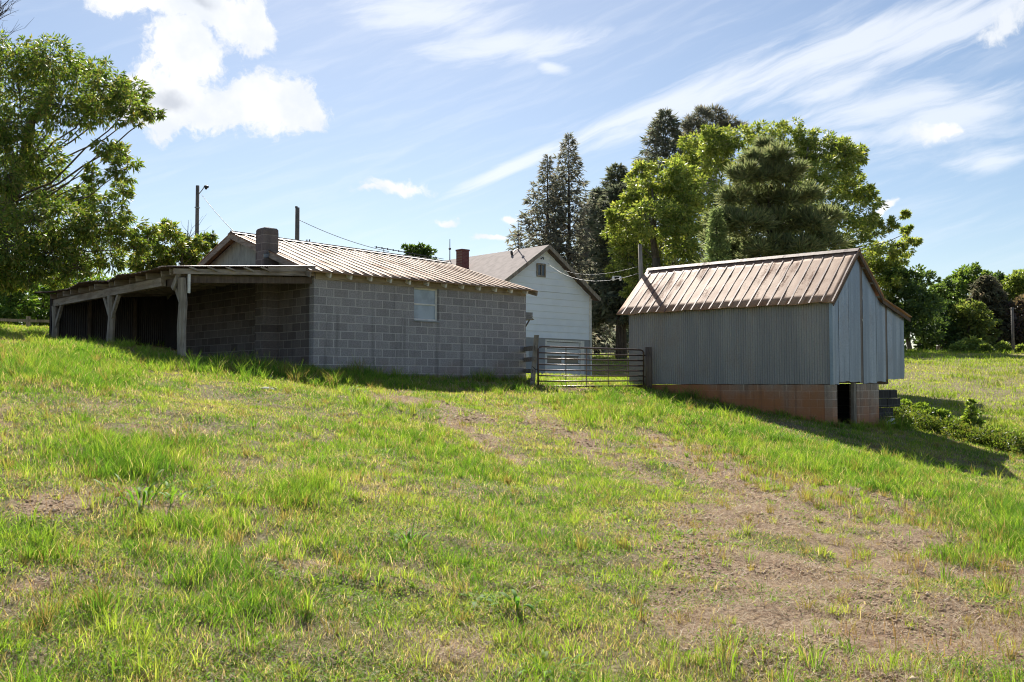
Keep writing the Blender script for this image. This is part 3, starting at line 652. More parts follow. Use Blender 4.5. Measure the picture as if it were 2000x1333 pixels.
for px, Y, bl, pal, lab in RL:
    broadleaf('wood_edge_tree', lab, G(px, Y), B(bl, Y, 1.6), pal, (.42,.24), 24, 34, .32, .1, .22, twig=False, group='trees along the meadow edge')
conifer('brown_cedar', 'brownish domed cedar in the middle of the right tree line', G(1932, 106), 8.4, lambda t: 2.9 * (1 - t ** 2.2) ** .7, [(0.116,0.116,0.078),(0.093,0.101,0.070),(0.139,0.124,0.093)], 170, .25, .2, (.6,.2), 34, .2)
for px, py, r, Y, lab in [(1872,680,14,84,'round vine-covered bush left of the low mound'),(1900,676,20,84,'vine-covered mound at the top edge of the meadow'),(1925,682,13,83,'small bush at right end of the vine mound'),(1960,681,13,83,'pale bush beside the field pole foot'),(1994,684,10,83,'small pale bush right of the field pole')]:
    broadleaf('hedge_bush', lab, G(px, Y), B([(px-r*.5,py+3,r*.6),(px+r*.5,py+3,r*.6),(px,py,r*.75)], Y, .5), [(0.232,0.310,0.093),(0.295,0.357,0.124),(0.171,0.248,0.078)], (.3,.16), 18, 34, .35, .1, .05, twig=False, group='bushes at the top of the meadow', cat='bush')
# belt of far woods closing the view behind everything
i = 0
for px in range(-500, 2600, 85):
    Y = random.uniform(150, 185); g = G(px, Y); y0 = 640 if 250 < px < 1150 else 615
    if 480 < px < 1000: y0 = 668
    bl = [(px + random.uniform(-30,30), y0 + random.uniform(-14,20), random.uniform(20,30)) for _ in range(4)] + [(px + random.uniform(-40,40), 680, 26) for _ in range(3)]
    broadleaf('far_tree', 'hazy far tree in the distant wood belt beyond the farm', g, B(bl, Y, 3), [(.06,.11,.04),(.08,.13,.05)], (.9,.5), 14, 26, .36, .1, .3, twig=False, group='distant wood belt')

# ---- bushes and weeds right of the barn
BU = [(.19,.29,.06),(.25,.35,.08),(.14,.22,.05)]
for px, py, r, Y, lab in [(1766,802,24,28.9,'leafy bush against the stacked blocks under the barn lean-to'),(1800,808,23,28.5,'rounded bush second from the barn in the ditch row'),(1838,824,27,27.9,'low bright bush in the middle of the ditch row'),
     (1872,844,24,27.3,'dark small bush just left of the tall sapling'),(1940,862,29,26.2,'broad dark bramble right of the tall sapling'),(1905,868,24,26.6,'dark low bramble at the foot of the tall sapling'),(1978,876,27,25.5,'bramble at the right end of the ditch row'),(2020,890,24,25,'bramble past the right edge of the photo')]:
    g = at(px, py, Y); x0, y0 = g.x, g.y
    broadleaf('ditch_bush', lab, (x0, y0, Hs(x0, y0)), B([(px-r*.6,py+4,r*.45),(px+r*.6,py+2,r*.45),(px,py-r*.35,r*.5),(px+r*.2,py+r*.6,r*.6),(px-r*.4,py+r*.7,r*.55),(px,py+r*1.1,r*.6),(px+r*.6,py+r*1.05,r*.5),(px-r*.7,py+r*1.1,r*.5)], Y, .4), BU, (.085,.048), 30, 30, .42, 0, .03, twig=True, group='bushes along the ditch', cat='bush')
def brush():
    # one tangle of low growth along the ditch
    P, D = [], []
    for k in range(420):
        t = random.random(); x = lerp(10.9, 13.4, t) + random.gauss(0, .35); y = lerp(29.2, 23.6, t) + random.gauss(0, .35); z = Hs(x, y); rr = random.uniform(.08, .22); hz = random.uniform(0, .4)
        n = 34; o = rdir(n) * (rr * RNG.random(n) ** .5)[:, None]; P.append(o + np.array([x, y, z + hz])); D.append(nrm(o) * .6 + rdir(n) * .6 + np.array([0, 0, .3]))
    p = np.concatenate(P); n = len(p)
    o = leafmesh('ditch_brush', p, np.concatenate(D), RNG.uniform(.05, .11, n), RNG.uniform(.025, .055, n), tints(n, [tuple(.62 * q for q in c) for c in BU] + [(.15,.16,.06)]), M['leaf'], None, .18)
    tag(o, kind='stuff')
brush()
g = at(1897, 850, 26.8)
broadleaf('sapling', 'upright pointed sapling rising out of the bushes along the ditch', (g.x, g.y, Hs(g.x, g.y)), B([(1897,784,4),(1896,797,7),(1899,811,10),(1890,824,11),(1904,828,11),(1897,842,13),(1893,858,13),(1905,862,12)], 26.8, .15), BU + [(.3,.36,.15)], (.12,.06), 16, 16, .45, -.4, .02, group=None)

# ------------------------------------------------------------------ block shed with its lean-to
def shed():
    zb = -.35; R = lambda z: z - zb
    s = thing('block_shed', 'long grey concrete block shed with tan tin roof and open lean-to', 'shed', (SO.x, SO.y, EYE + zb), SA)
    top = R(2.60); wx0, wx1, wz0, wz1 = 2.95, 3.76, R(1.645), R(2.50)
    b = MB()                                              # long wall in four blocks round the window opening
    b.box(0, wx0, 0, .2, -.5, top); b.box(wx1, SL, 0, .2, -.5, top); b.box(wx0, wx1, 0, .2, -.5, wz0); b.box(wx0, wx1, 0, .2, wz1, top)
    tag(b.build('long_wall', M['block_x'], s))
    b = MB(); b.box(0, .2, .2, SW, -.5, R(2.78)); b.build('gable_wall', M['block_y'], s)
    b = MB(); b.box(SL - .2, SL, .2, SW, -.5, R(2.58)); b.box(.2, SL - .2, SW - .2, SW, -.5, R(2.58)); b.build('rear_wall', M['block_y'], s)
    # eaves to ridge
    ze, zr, ye, yr = 2.64, 4.0, -.3, 3.8; k = (zr - ze) / (yr - ye); dip = .19
    def rz(y, x=0): return R(zr - abs(yr - y) * k) - dip * max(0, min(1, x / SL)) * (1 - abs(yr - y) / (yr - ye))
    x0, x1 = -.28, SL + .2
    for nm, ya, yb in (('roof_front', ye, yr), ('roof_rear', 2 * yr - ye, yr)):
        b = MB(); n = 24; xs = [lerp(x0, x1, i / n) for i in range(n + 1)]; m = 8
        vs = []
        for j in range(m + 1):
            y = lerp(ya, yb, j / m)
            for x in xs: vs.append((x, y + (random.uniform(-.02, .02) if j == 0 else 0), rz(y, x) + random.uniform(-.006, .006)))
        b.add(vs, [(j*(n+1)+i, j*(n+1)+i+1, (j+1)*(n+1)+i+1, (j+1)*(n+1)+i) for j in range(m) for i in range(n)])
        r = b.build(nm, M['shed_roof'], s, True)
        md = r.modifiers.new('Solidify', 'SOLIDIFY'); md.thickness = .018; md.offset = -1
        b = MB(); x = x0 + .03; i = 0
        while x < x1 - .03:                               # crimped ribs
            w = .032 if i % 2 else .026
            b.bar((x, ya, rz(ya, x) + .009), (x, yb, rz(yb, x) + .009), w + .012, .022); x += .285 if i % 2 else .285; i += 1
        b.build('roof_rib', M['shed_rib'], r)
    b = MB()
    for sg in (-1, 1): b.bar((x0, yr + sg * .085, R(zr) + .012), (x1, yr + sg * .085, R(zr) + .012 - dip), .19, .012, (0, sg * k, 1))
    b.tube([(x0, yr, R(zr) + .04), (x1, yr, R(zr) + .04 - dip)], .03, 8)
    b.build('ridge_cap', M['dark_tin'], s)
    b = MB(); b.box(.02, SL - .02, -.03, .0, R(2.49), R(2.66)); b.build('eave_board', M['wood_tan'], s)
    for i in range(12):
        x = .32 + i * .585; b = MB()
        b.bar((x, .25, rz(.25) - .085), (x, -.22, rz(-.22) - .085), .05, .12); b.build('rafter_tail', M['paint_white'], s)
    for xx in (x0 + .02, x1 - .02):                         # barge boards
        b = MB()
        for ya in (ye + .02, 2 * yr - ye - .02): b.bar((xx, ya, rz(ya) - .09), (xx, yr, rz(yr, xx) - .09), .03, .14)
        b.build('barge_board', M['wood_y'], s)
    # gable boarding above the blocks: vertical boards
    b = MB(); y = .03
    while y < SW - .05:
        y2 = min(y + .61, SW - .03)
        for ya, yb in ([(y, y2)] if not (y < yr < y2) else [(y, yr), (yr, y2)]):
            b.add([(.03, ya + .004, R(2.58)), (.03, yb - .004, R(2.58)), (.03, yb - .004, rz(yb) - .03), (.03, ya + .004, rz(ya) - .03),
                   (.09, ya + .004, R(2.58)), (.09, yb - .004, R(2.58)), (.09, yb - .004, rz(yb) - .03), (.09, ya + .004, rz(ya) - .03)],
                  [(0,1,2,3),(4,7,6,5),(0,4,5,1),(2,6,7,3),(0,3,7,4),(1,5,6,2)])
        y = y2
    b.build('gable_boarding', M['gable_board'], s)
    # block chimney with a rounded mortar cap
    b = MB(); b.box(-.41, 0, 1.73, 2.14, -.5, R(3.78)); c = b.build('chimney', M['block_y'], s)
    b = MB(); n = 12; prev = None; cx, cy = -.205, 1.935
    rings = []
    for zz, rr in ((R(3.78), .208), (R(3.85), .206), (R(3.895), .185), (R(3.915), .12)):
        ring = []
        for q in range(16):
            a = 2 * math.pi * q / 16; ca, sa = math.cos(a), math.sin(a); e = max(abs(ca), abs(sa)); kk = lerp(1 / e, 1, .08 if rr > .2 else .25)
            ring.append((cx + ca * rr * kk, cy + sa * rr * kk, zz + random.uniform(-.006, .006)))
        rings.append(ring)
    b.add([v for r in rings for v in r], [(i*16+q, i*16+(q+1)%16, (i+1)*16+(q+1)%16, (i+1)*16+q) for i in range(3) for q in range(16)] + [tuple(48 + q for q in range(16))])
    b.build('chimney_cap', M['block_y'], c)
    b = MB(); b.bar((-.42, 1.70, R(3.17)), (.06, 1.68, R(3.24)), .03, .09); b.bar((-.30, 1.70, R(3.2)), (-.30, 1.70, R(3.29)), .02, .02); b.build('flashing', M['steel'], c)
    # window
    b = MB(); f = .05; yi = .13
    for q in ((wx0, wx0 + f, wz0, wz1), (wx1 - f, wx1, wz0, wz1), (wx0 + f, wx1 - f, wz0, wz0 + f), (wx0 + f, wx1 - f, wz1 - f, wz1), (wx0 + f, wx1 - f, (wz0 + wz1) / 2 - .02, (wz0 + wz1) / 2 + .02)):
        b.box(q[0], q[1], yi - .045, yi, q[2], q[3])
    w = b.build('window', M['paint_white'], s, bevel=.004)
    for za, zb_ in ((wz0 + f, (wz0 + wz1) / 2 - .02), ((wz0 + wz1) / 2 + .02, wz1 - f)):
        b = MB(); b.box(wx0 + f, wx1 - f, yi - .02, yi - .012, za, zb_); b.build('pane', M['pane'], w)
    b = MB(); b.box(wx0 + .01, wx1 - .01, .15, .17, wz0 + .01, wz1 - .01); b.build('backing', M['wood_dark'], w)
    b = MB(); b.box(wx0 - .01, wx1 + .01, -.035, .04, wz0 - .035, wz0 - .002); b.build('sill', M['concrete'], w)
    # corrugated hood on the far end wall
    b = MB()
    for i in range(8): b.bar((SL + .01, .06 + i * .055, R(2.06) - .0), (SL + .36, .06 + i * .055, R(1.84)), .05, .012 + .012 * (i % 2), (0,0,1))
    for z in (1.86, 1.91, 1.96, 2.01): b.box(SL + .01, SL + .30, .03, .05, R(z), R(z) + .035)
    b.box(SL + .01, SL + .28, .052, .06, R(1.84), R(2.04)); h = b.build('vent_hood', M['steel'], s)
    b = MB(); b.bar((SL + .01, .1, R(1.55)), (SL + .24, .1, R(1.84)), .03, .03); b.build('bracket', M['wood_dark'], h)
    # ---------------- lean-to
    lx = -3.22; fy0, fy1 = -.12, 8.55
    lz = lambda x: R(lerp(2.80, 2.52, -x / 3.4))
    b = MB(); n = 90; vs = []
    for j, x in enumerate(np.linspace(-3.62, -.01, 7)):
        for i in range(n + 1):
            y = lerp(fy0, fy1, i / n); rag = random.uniform(-.05, .06) if j == 0 else 0
            vs.append((x + rag + (.12 * math.sin(y * 2.1) if j == 0 else 0), y, lz(x) + .012 * (1 if i % 2 else -1) + .02 * math.sin(y * 1.7) + (.02 * math.sin(3 * y) if j == 0 else 0)))
    b.add(vs, [(j*(n+1)+i, j*(n+1)+i+1, (j+1)*(n+1)+i+1, (j+1)*(n+1)+i) for j in range(6) for i in range(n)])
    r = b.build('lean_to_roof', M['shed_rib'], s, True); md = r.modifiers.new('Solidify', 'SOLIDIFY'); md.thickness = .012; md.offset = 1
    for i in range(14):
        y = .25 + i * .62; b = MB(); e = -3.42 + random.uniform(-.08, .1)
        b.bar((-.02, y, lz(0) - .10), (e, y, lz(e) - .10), .045, .13); b.build('rafter', M['wood_x'], s)
    b = MB(); b.bar((-.02, -.08, lz(0) - .075), (-1.25, -.08, lz(-1.25) - .075), .035, .13); b.build('fascia', M['wood_x'], s)
    b = MB(); b.bar((-.02, -.04, lz(0) - .19), (-3.45, -.04, lz(-3.45) - .11), .04, .11); b.build('side_rail', M['wood_x'], s)
    b = MB(); b.bar((-.02, .1, lz(0) - .34), (-3.2, .1, lz(-3.2) - .28), .06, .15); b.build('side_rail', M['wood_dark'], s)  # lower rail in dark wood, its colour standing in for shade below the roof
    for i in range(5):                                      # short slanting sticks carrying the roof edge
        b = MB(); b.bar((-1.2 - i * .42, -.1, lz(-1.2 - i * .42) - .125), (-1.45 - i * .42, -.1, lz(-1.45 - i * .42) - .025), .03, .04); b.build('lath', M['wood_x'], s)
    b = MB(); b.bar((lx, 8.5, R(2.25)), (lx - .02, 1.0, R(2.26)), .1, .19, jitter=.01); b.build('beam', M['wood_y'], s)
    b = MB(); b.bar((lx + .12, 2.2, R(2.24)), (lx + .12, .0, R(2.25)), .08, .17); b.build('beam', M['wood_dark'], s)
    def post(y, zt, w, x=lx, bot=-.6):
        b = MB(); kk = 6
        for i in range(kk):
            z0, z1 = lerp(bot, zt, i / kk), lerp(bot, zt, (i + 1) / kk)
        pts = [Vector((x + .02 * math.sin(3 * i), y + .015 * math.cos(2 * i), lerp(bot, zt, i / 6))) for i in range(7)]
        b.tube(pts, [w * .62 * (1 + .05 * math.sin(5 * i)) for i in range(7)], 7)
        return b.build('post', M['wood'], s)
    def brace(p, y, dy, x=lx, zt=R(2.17), d=.5):
        b = MB(); b.bar((x, y + .04 * dy, zt - d), (x, y + dy * d * .9, zt + .02), .07, .10); b.build('brace', M['wood'], p)
    p1 = post(.02, R(2.28), .15); brace(p1, .02, 1, d=.42)
    b = MB(); b.bar((lx - .1, .30, R(2.06)), (lx - .08, -.02, R(2.42)), .04, .12); b.build('brace', M['wood'], p1)
    b = MB(); b.box(lx + .07, lx + .12, -.11, -.07, R(1.95), R(2.36)); b.build('cleat', M['paint_white'], p1)
    p2 = post(4.17, R(2.18), .145); brace(p2, 4.17, 1, d=.52); brace(p2, 4.17, -1, d=.55)
    p3 = post(8.4, R(2.17), .15); brace(p3, 8.4, -1, d=.6)
    # corrugated far end wall and its studs
    b = MB(); n = 240; vs = []
    for z in (0, 1):
        for i in range(n + 1): vs.append((lerp(-3.35, .3, i / n), 8.5 + .012 * math.sin(i * math.pi / 2.0), lz(lerp(-3.35, .3, i / n)) - .01 if z else -.6))
    b.add(vs, [(i, i + 1, n + 2 + i, n + 1 + i) for i in range(n)]); b.build('end_sheeting', M['shade_tin'], s)
    for x in (-2.35, -1.05): 
        b = MB(); b.box(x, x + .09, 8.36, 8.46, -.6, R(2.5)); b.build('stud', M['wood_dark'], s)
    b = MB(); b.box(-.1, .0, SW + .005, 8.48, -.6, R(2.79)); b.build('return_board', M['shade_tin'], s)
    return s
shed()

# ------------------------------------------------------------------ tin barn on its block basement
def barn():
    zb = -1.2; R = lambda z: z - zb
    s = thing('tin_barn', 'grey corrugated tin barn with rusty ribbed roof on red-stained blocks', 'barn', (BO.x, BO.y, EYE + zb), BA)
    W, L = 4.73, 6.1
    prof = [(0, 2.10), (1.42, 3.36), (2.96, 2.24), (W, 1.86)]     # underside of roof along the gable
    def topz(x):
        for (a, za), (c, zc) in zip(prof, prof[1:]):
            if x <= c: return R(lerp(za, zc, (x - a) / (c - a)))
        return R(prof[-1][1])
    # corrugated long wall
    def corr(x0, y0, x1, y1, zlo, zhi, pitch=.068, amp=.009, per=6):
        Ln = math.hypot(x1 - x0, y1 - y0); n = int(Ln / pitch * per); nx, ny = (y1 - y0) / Ln, -(x1 - x0) / Ln; vs = []
        for j in range(2):
            for i in range(n + 1):
                t = i / n; o = amp * math.sin(2 * math.pi * t * Ln / pitch); x = lerp(x0, x1, t) + nx * o; y = lerp(y0, y1, t) + ny * o
                vs.append((x, y, zhi(t) if j else zlo(t)))
        b = MB(); b.add(vs, [(i, i + 1, n + 2 + i, n + 1 + i) for i in range(n)]); return b
    corr(0, L, 0, .01, lambda t: R(-.01) + .006 * math.sin(40 * t), lambda t: R(2.09)).build('long_sheeting', M['barn_long'], s, True)
    corr(W, .02, W, L, lambda t: R(.14), lambda t: R(1.84)).build('side_sheeting', M['barn_long'], s, True)
    # gable of separate wide sheets, each lapping the next and hanging a little unevenly
    xs = [0, .36, .72, .98, 1.68, 1.85, 2.2, 2.75, 3.36, 3.5, 3.95, 4.45, W]
    low = [-.02, .05, .06, .045, .01, .01, .02, .06, .12, .12, .13, .15]
    for i, (a, c) in enumerate(zip(xs, xs[1:])):
        b = MB(); n = max(8, int((c - a) / .068 * 4)); vs = []; tl = random.uniform(-.012, .012)
        for j in range(2):
            for q in range(n + 1):
                t = q / n; x = lerp(a, c + .02, t); o = -.012 - .008 * math.sin(2 * math.pi * (x / .068)) - .006 * (i % 2) - (.012 * j * 0)
                vs.append((x + (tl if j == 0 else 0), o, (topz(x) - .02) if j else R(low[i]) + .008 * math.sin(9 * x)))
        b.add(vs, [(q, q + 1, n + 2 + q, n + 1 + q) for q in range(n)])
        o = b.build('gable_sheet', M['rust_streak' if i in (4, 8) else 'barn_gable'], s, True)
        if i in (4, 8): o['label'] = 'narrow rusted sheet'
    b = MB(); b.box(-.02, .06, -.036, -.028, R(-.02), R(2.1)); b.box(-.03, -.022, -.036, .05, R(-.02), R(2.1)); b.build('corner_trim', M['barn_gable'], s)
    corr(W, L, 0, L, lambda t: R(-.01), lambda t: topz(W * (1 - t)) - .01, per=4).build('rear_gable_sheeting', M['barn_long'], s, True)
    # roofs
    def slope(nm, xa, za, xb, zb_, y0, y1, rib):
        b = MB(); n = 40; m = 6; vs = []
        for j in range(m + 1):
            t = j / m
            for i in range(n + 1):
                y = lerp(y0, y1, i / n); vs.append((lerp(xa, xb, t), y, R(lerp(za, zb_, t)) + random.uniform(-.008, .008) + (.012 * math.sin(5 * y) if j == 0 else 0)))
        b.add(vs, [(j*(n+1)+i, j*(n+1)+i+1, (j+1)*(n+1)+i+1, (j+1)*(n+1)+i) for j in range(m) for i in range(n)])
        r = b.build(nm, M['barn_roof'], s, True); md = r.modifiers.new('Solidify', 'SOLIDIFY'); md.thickness = .016; md.offset = 0
        y = y0 + .05; i = 0
        b = MB()
        while y < y1 - .03:
            w = (.05, .032)[i % 2]; yy = y + random.uniform(-.012, .012); pts = []
            kk = 6; Q = [Vector((lerp(xa, xb, q / kk), yy + random.uniform(-.008, .008), R(lerp(za, zb_, q / kk)) + .010)) for q in range(kk + 1)]
            for p, q in zip(Q, Q[1:]): b.bar(p, q, w * .8, .02)
            y += .285; i += 1
        b.build('roof_rib', M['barn_rib'], r); return r
    slope('roof_front', -.2, 2.12 - .12, 1.42, 3.46, -.14, L + .3, 1)
    slope('roof_rear', 3.02, 2.36, 1.42, 3.46, -.14, L + .3, 1)
    slope('lean_to_roof', 4.98, 1.9, 2.94, 2.31, -.16, L + .3, 1)
    b = MB()
    for sg, sl in ((-1, .9), (1, .69)): b.bar((1.42 + sg * .06, -.14, R(3.49) - .035), (1.42 + sg * .06, L + .3, R(3.49) - .035), .13, .008, (sg * sl, 0, 1))
    b.tube([(1.42, -.15, R(3.48)), (1.42, L + .31, R(3.48))], .02, 8); b.build('ridge_cap', M['barn_rib'], s)
    for (xa, za, xb, zb_) in ((-.18, 1.99, 1.40, 3.42), (3.0, 2.30, 1.44, 3.42), (4.95, 1.85, 2.97, 2.26)):
        b = MB(); b.bar((xa, -.12, R(za) - .05), (xb, -.12, R(zb_) - .05), .025, .09); b.build('barge_board', M['wood_dark'], s)
    for i in range(9):
        y = .2 + i * .7; b = MB(); b.bar((-.12, y, R(2.02)), (.3, y, R(2.34)), .045, .08); b.build('rafter_tail', M['wood_dark'], s)
    b = MB()
    for x in (1.9, 2.4, 2.85): b.bar((x, -.12, topz(x) + .02), (x, 0, topz(x) + .02), .06, .05)
    b.build('purlin', M['wood'], s)
    # basement walls
    b = MB(); b.box(0.01, .21, .22, L, -.9, R(-.02)); b.build('foundation_wall', M['found_y'], s)
    b = MB(); b.box(.01, .285, .01, .215, -.9, R(-.02)); b.build('corner_pier', M['found_x'], s)
    b = MB(); b.box(1.50, 2.92, .01, .215, -.9, R(.0)); b.build('block_pier', M['found_x'], s)
    b = MB(); b.box(1.36, 1.49, .03, .12, -.9, R(.02)); b.build('door_jamb', M['wood'], s)
    b = MB(); b.box(.24, 1.52, .02, .10, R(.03), R(.14)); b.build('door_lintel', M['wood_dark'], s)
    b = MB(); b.box(2.72, 2.92, .22, L, -.9, R(.0)); b.box(.22, 2.7, L - .2, L, -.9, R(-.02)); b.build('inner_wall', M['shaded_block'], s)
    b = MB(); b.box(.22, W - .05, .05, L - .05, R(.15), R(.2)); b.build('loft_floor', M['wood_dark'], s)
    b = MB()                                                # ragged loose-laid block wall under the lean-to
    for j in range(6):
        z0 = -.45 + j * .25; x = 2.93; end = (3.75, 3.9, 4.35, 4.15, 4.72, 4.45)[j] ; f = .2 if j % 2 else .4
        while x < end - .1:
            w_ = min(f, end - x); b.box(x + .006, x + w_ - .008, .10 + random.uniform(-.02, .02), .30, z0 + .006, z0 + .238); x += f; f = .4
    b.build('rubble_wall', M['shaded_block'], s)
    b = MB(); b.bar((2.95, .4, R(.06)), (W - .25, .4, R(.08)), .1, .18); b.bar((W - .12, 1.2, R(.1)), (W - .12, L, R(.1)), .1, .16); b.build('sill_beam', M['wood_dark'], s)
    return s
barn()
t = thing('broken_board', 'short broken board lying by the block pier under the barn', 'board', (0,0,0)); 
p = BO + BX * 3.0 - BY * .15; t.location = (p.x, p.y, Hs(p.x, p.y)); b = MB(); b.bar((-.05,0,.03),(.22,.1,.2),.1,.03); b.bar((0,.05,.02),(.2,-.08,.09),.08,.03); b.build('plank', M['paint_white'], t)

# ------------------------------------------------------------------ white house
def house():
    zb = .30; R = lambda z: z - zb; W, D = 7.26, 12.5
    s = thing('white_house', 'white sided house with brown shingle roof, garage door in its basement', 'house', (4.4 - SX.x * W, 55 - SX.y * W, EYE + zb), SA)
    ze, za, fz = 5.0, 7.4, 2.47; k = (za - ze) / (W / 2)
    gx0, gx1, gz = 3.86, 6.5, R(2.30)
    b = MB(); b.box(0, gx0 - .12, 0, .3, -1, R(fz)); b.box(gx1 + .12, W, 0, .3, -1, R(fz)); b.box(gx0 - .12, gx1 + .12, 0, .3, gz + .1, R(fz)); b.box(0, .3, .3, D, -1, R(fz)); b.box(W - .3, W, .3, D, -1, R(fz)); b.build('foundation', M['concrete'], s)
    # lapped siding: each course leans out at its foot
    b = MB(); z = fz; hgt = .36
    def xr(z): return (0, W) if z <= ze else ((z - ze) / k, W - (z - ze) / k)
    z = fz
    while z < za - .02:
        z1 = min(z + hgt, za - .01)
        if z < ze < z1: z1 = ze
        a0, c0 = xr(z); a1, c1 = xr(z1)
        b.add([(a0, -.05, R(z)), (c0, -.05, R(z)), (c1, -.008, R(z1)), (a1, -.008, R(z1)), (a0, .0, R(z)), (c0, .0, R(z))], [(0,1,2,3),(0,4,5,1)])
        z = z1
    b.add([(0,.02,R(fz)),(W,.02,R(fz)),(W,.02,R(ze)),(W/2,.02,R(za)),(0,.02,R(ze))], [(0,1,2,3,4)])
    b.box(0, .05, .03, D, R(fz), R(ze)); b.box(W - .05, W, .03, D, R(fz), R(ze)); b.build('siding', M['siding'], s)
    b = MB(); b.box(-.01, .1, -.065, -.0505, R(fz), R(ze)); b.box(W - .1, W + .01, -.065, -.0505, R(fz), R(ze)); b.build('corner_board', M['paint_white'], s)
    ov = .45; roofs = []
    for sg, nm in ((-1, 'roof'), (1, 'roof')):
        xe = W / 2 + sg * (W / 2 + .4); ze2 = ze - .4 * k; b = MB()
        x_, n = W / 2, 10
        vs = []
        for j in range(n + 1):
            t = j / n; x = lerp(xe, x_, t); z = R(lerp(ze2, za, t)) + .1
            vs += [(x, -ov, z), (x, D + .3, z)]
        b.add(vs, [(2*j, 2*j+2, 2*j+3, 2*j+1) for j in range(n)])
        r = b.build(nm, M['shingle'], s); md = r.modifiers.new('Solidify', 'SOLIDIFY'); md.thickness = .09; md.offset = -1 if sg < 0 else 1
        roofs.append(r)
        b = MB(); b.bar((xe, -ov - .02, R(ze2) + .0), (x_, -ov - .02, R(za) + .0), .03, .2); b.build('barge_board', M['wood'], s)
        b = MB(); b.bar((xe, -.2, R(ze2) - .04), (x_, -.2, R(za) - .04), .4, .02, (sg * k, 0, 1)); b.build('soffit', M['wood_dark'], s)
    # roof edge metal on the near rake
    r = roofs[0]
    b = MB(); b.box(1.68, 2.2, 4.6, 5.12, R(za) - 1.3, R(za) + .22); b.box(1.65, 2.23, 4.57, 5.15, R(za) + .12, R(za) + .21); b.build('chimney', M['brick_red'], r)
    for y, x, hh in ((1.95, 3.55, 1.55), (8.1, 3.6, 1.3)):
        b = MB(); z0 = R(za) + .05; b.tube([(x, y, z0 - .3), (x, y, z0 + hh)], [.035, .022], 6); b.tube([(x, y, z0 + hh * .48), (x, y, z0 + hh * .52), (x, y, z0 + hh * .56), (x, y, z0 + hh * .6)], [.02, .085, .085, .02], 8)
        if hh > 1.4: b.tube([(x - .5, y - .05, z0 - .35), (x - .53, y - .05, z0 - .25), (x - .56, y - .05, z0 - .1)], [.06, .08, .05], 8); b.bar((x, y, z0 + .1), (x - .52, y - .05, z0 - .2), .03, .03)
        b.build('lightning_rod', M['dark_metal'], r)
    wx0, wx1, wz0, wz1 = 3.05, 3.71, R(5.76), R(6.5); b = MB()
    for q in ((wx0, wx0 + .09, wz0, wz1), (wx1 - .09, wx1, wz0, wz1), (wx0 + .09, wx1 - .09, wz0, wz0 + .09), (wx0 + .09, wx1 - .09, wz1 - .09, wz1), ((wx0 + wx1) / 2 - .025, (wx0 + wx1) / 2 + .025, wz0 + .09, wz1 - .09)): b.box(q[0], q[1], -.09, -.035, q[2], q[3])
    w = b.build('window', M['wood'], s); b = MB(); b.box(wx0 + .05, wx1 - .05, -.05, -.04, wz0 + .05, wz1 - .05); b.build('pane', M['glass'], w)
    # garage door
    b = MB(); n = 6
    for i in range(n):
        z0 = lerp(-.3, gz, i / n); z1 = lerp(-.3, gz, (i + 1) / n) - .03
        if i == 3: 
            continue
        b.box(gx0, gx1, .07, .11, z0, z1)
    z0 = lerp(-.3, gz, .5); z1 = lerp(-.3, gz, 4 / 6) - .03; xm = (gx0 + gx1) / 2
    for q in ((gx0, gx0 + .1), (xm - .12, xm + .12), (gx1 - .1, gx1)): b.box(q[0], q[1], .07, .11, z0, z1)
    g = b.build('garage_door', M['garage'], s)
    for q in ((gx0 + .1, xm - .12), (xm + .12, gx1 - .1)): b = MB(); b.box(q[0], q[1], .09, .1, z0, z1); b.build('pane', M['glass'], g)
    b = MB(); b.box(gx0 - .12, gx0, .0, .12, -.6, gz + .1); b.box(gx1, gx1 + .3, -.02, .12, -.6, gz + .1); b.box(gx0, gx1, .0, .12, gz, gz + .1); b.build('door_frame', M['paint_white'], g)
    b = MB(); b.box(gx0, gx1, .13, .2, -.6, gz); b.build('backing', M['wood_dark'], g)
    b = MB(); b.box(1.9, 2.5, -.04, -.02, R(1.35), R(1.85)); b.build('basement_window', M['pane'], s)
    b = MB(); b.tube([(3.4, -.03, R(6.75)), (3.4, -.2, R(6.82)), (3.42, -.22, R(6.7))], .03, 6); b.build('service_bracket', M['dark_metal'], s)
    b = MB(); b.tube([(W + .06, -.04, R(ze) - .2), (W + .06, -.04, -.2)], .045, 8); b.build('downspout', M['paint_white'], s)
house()

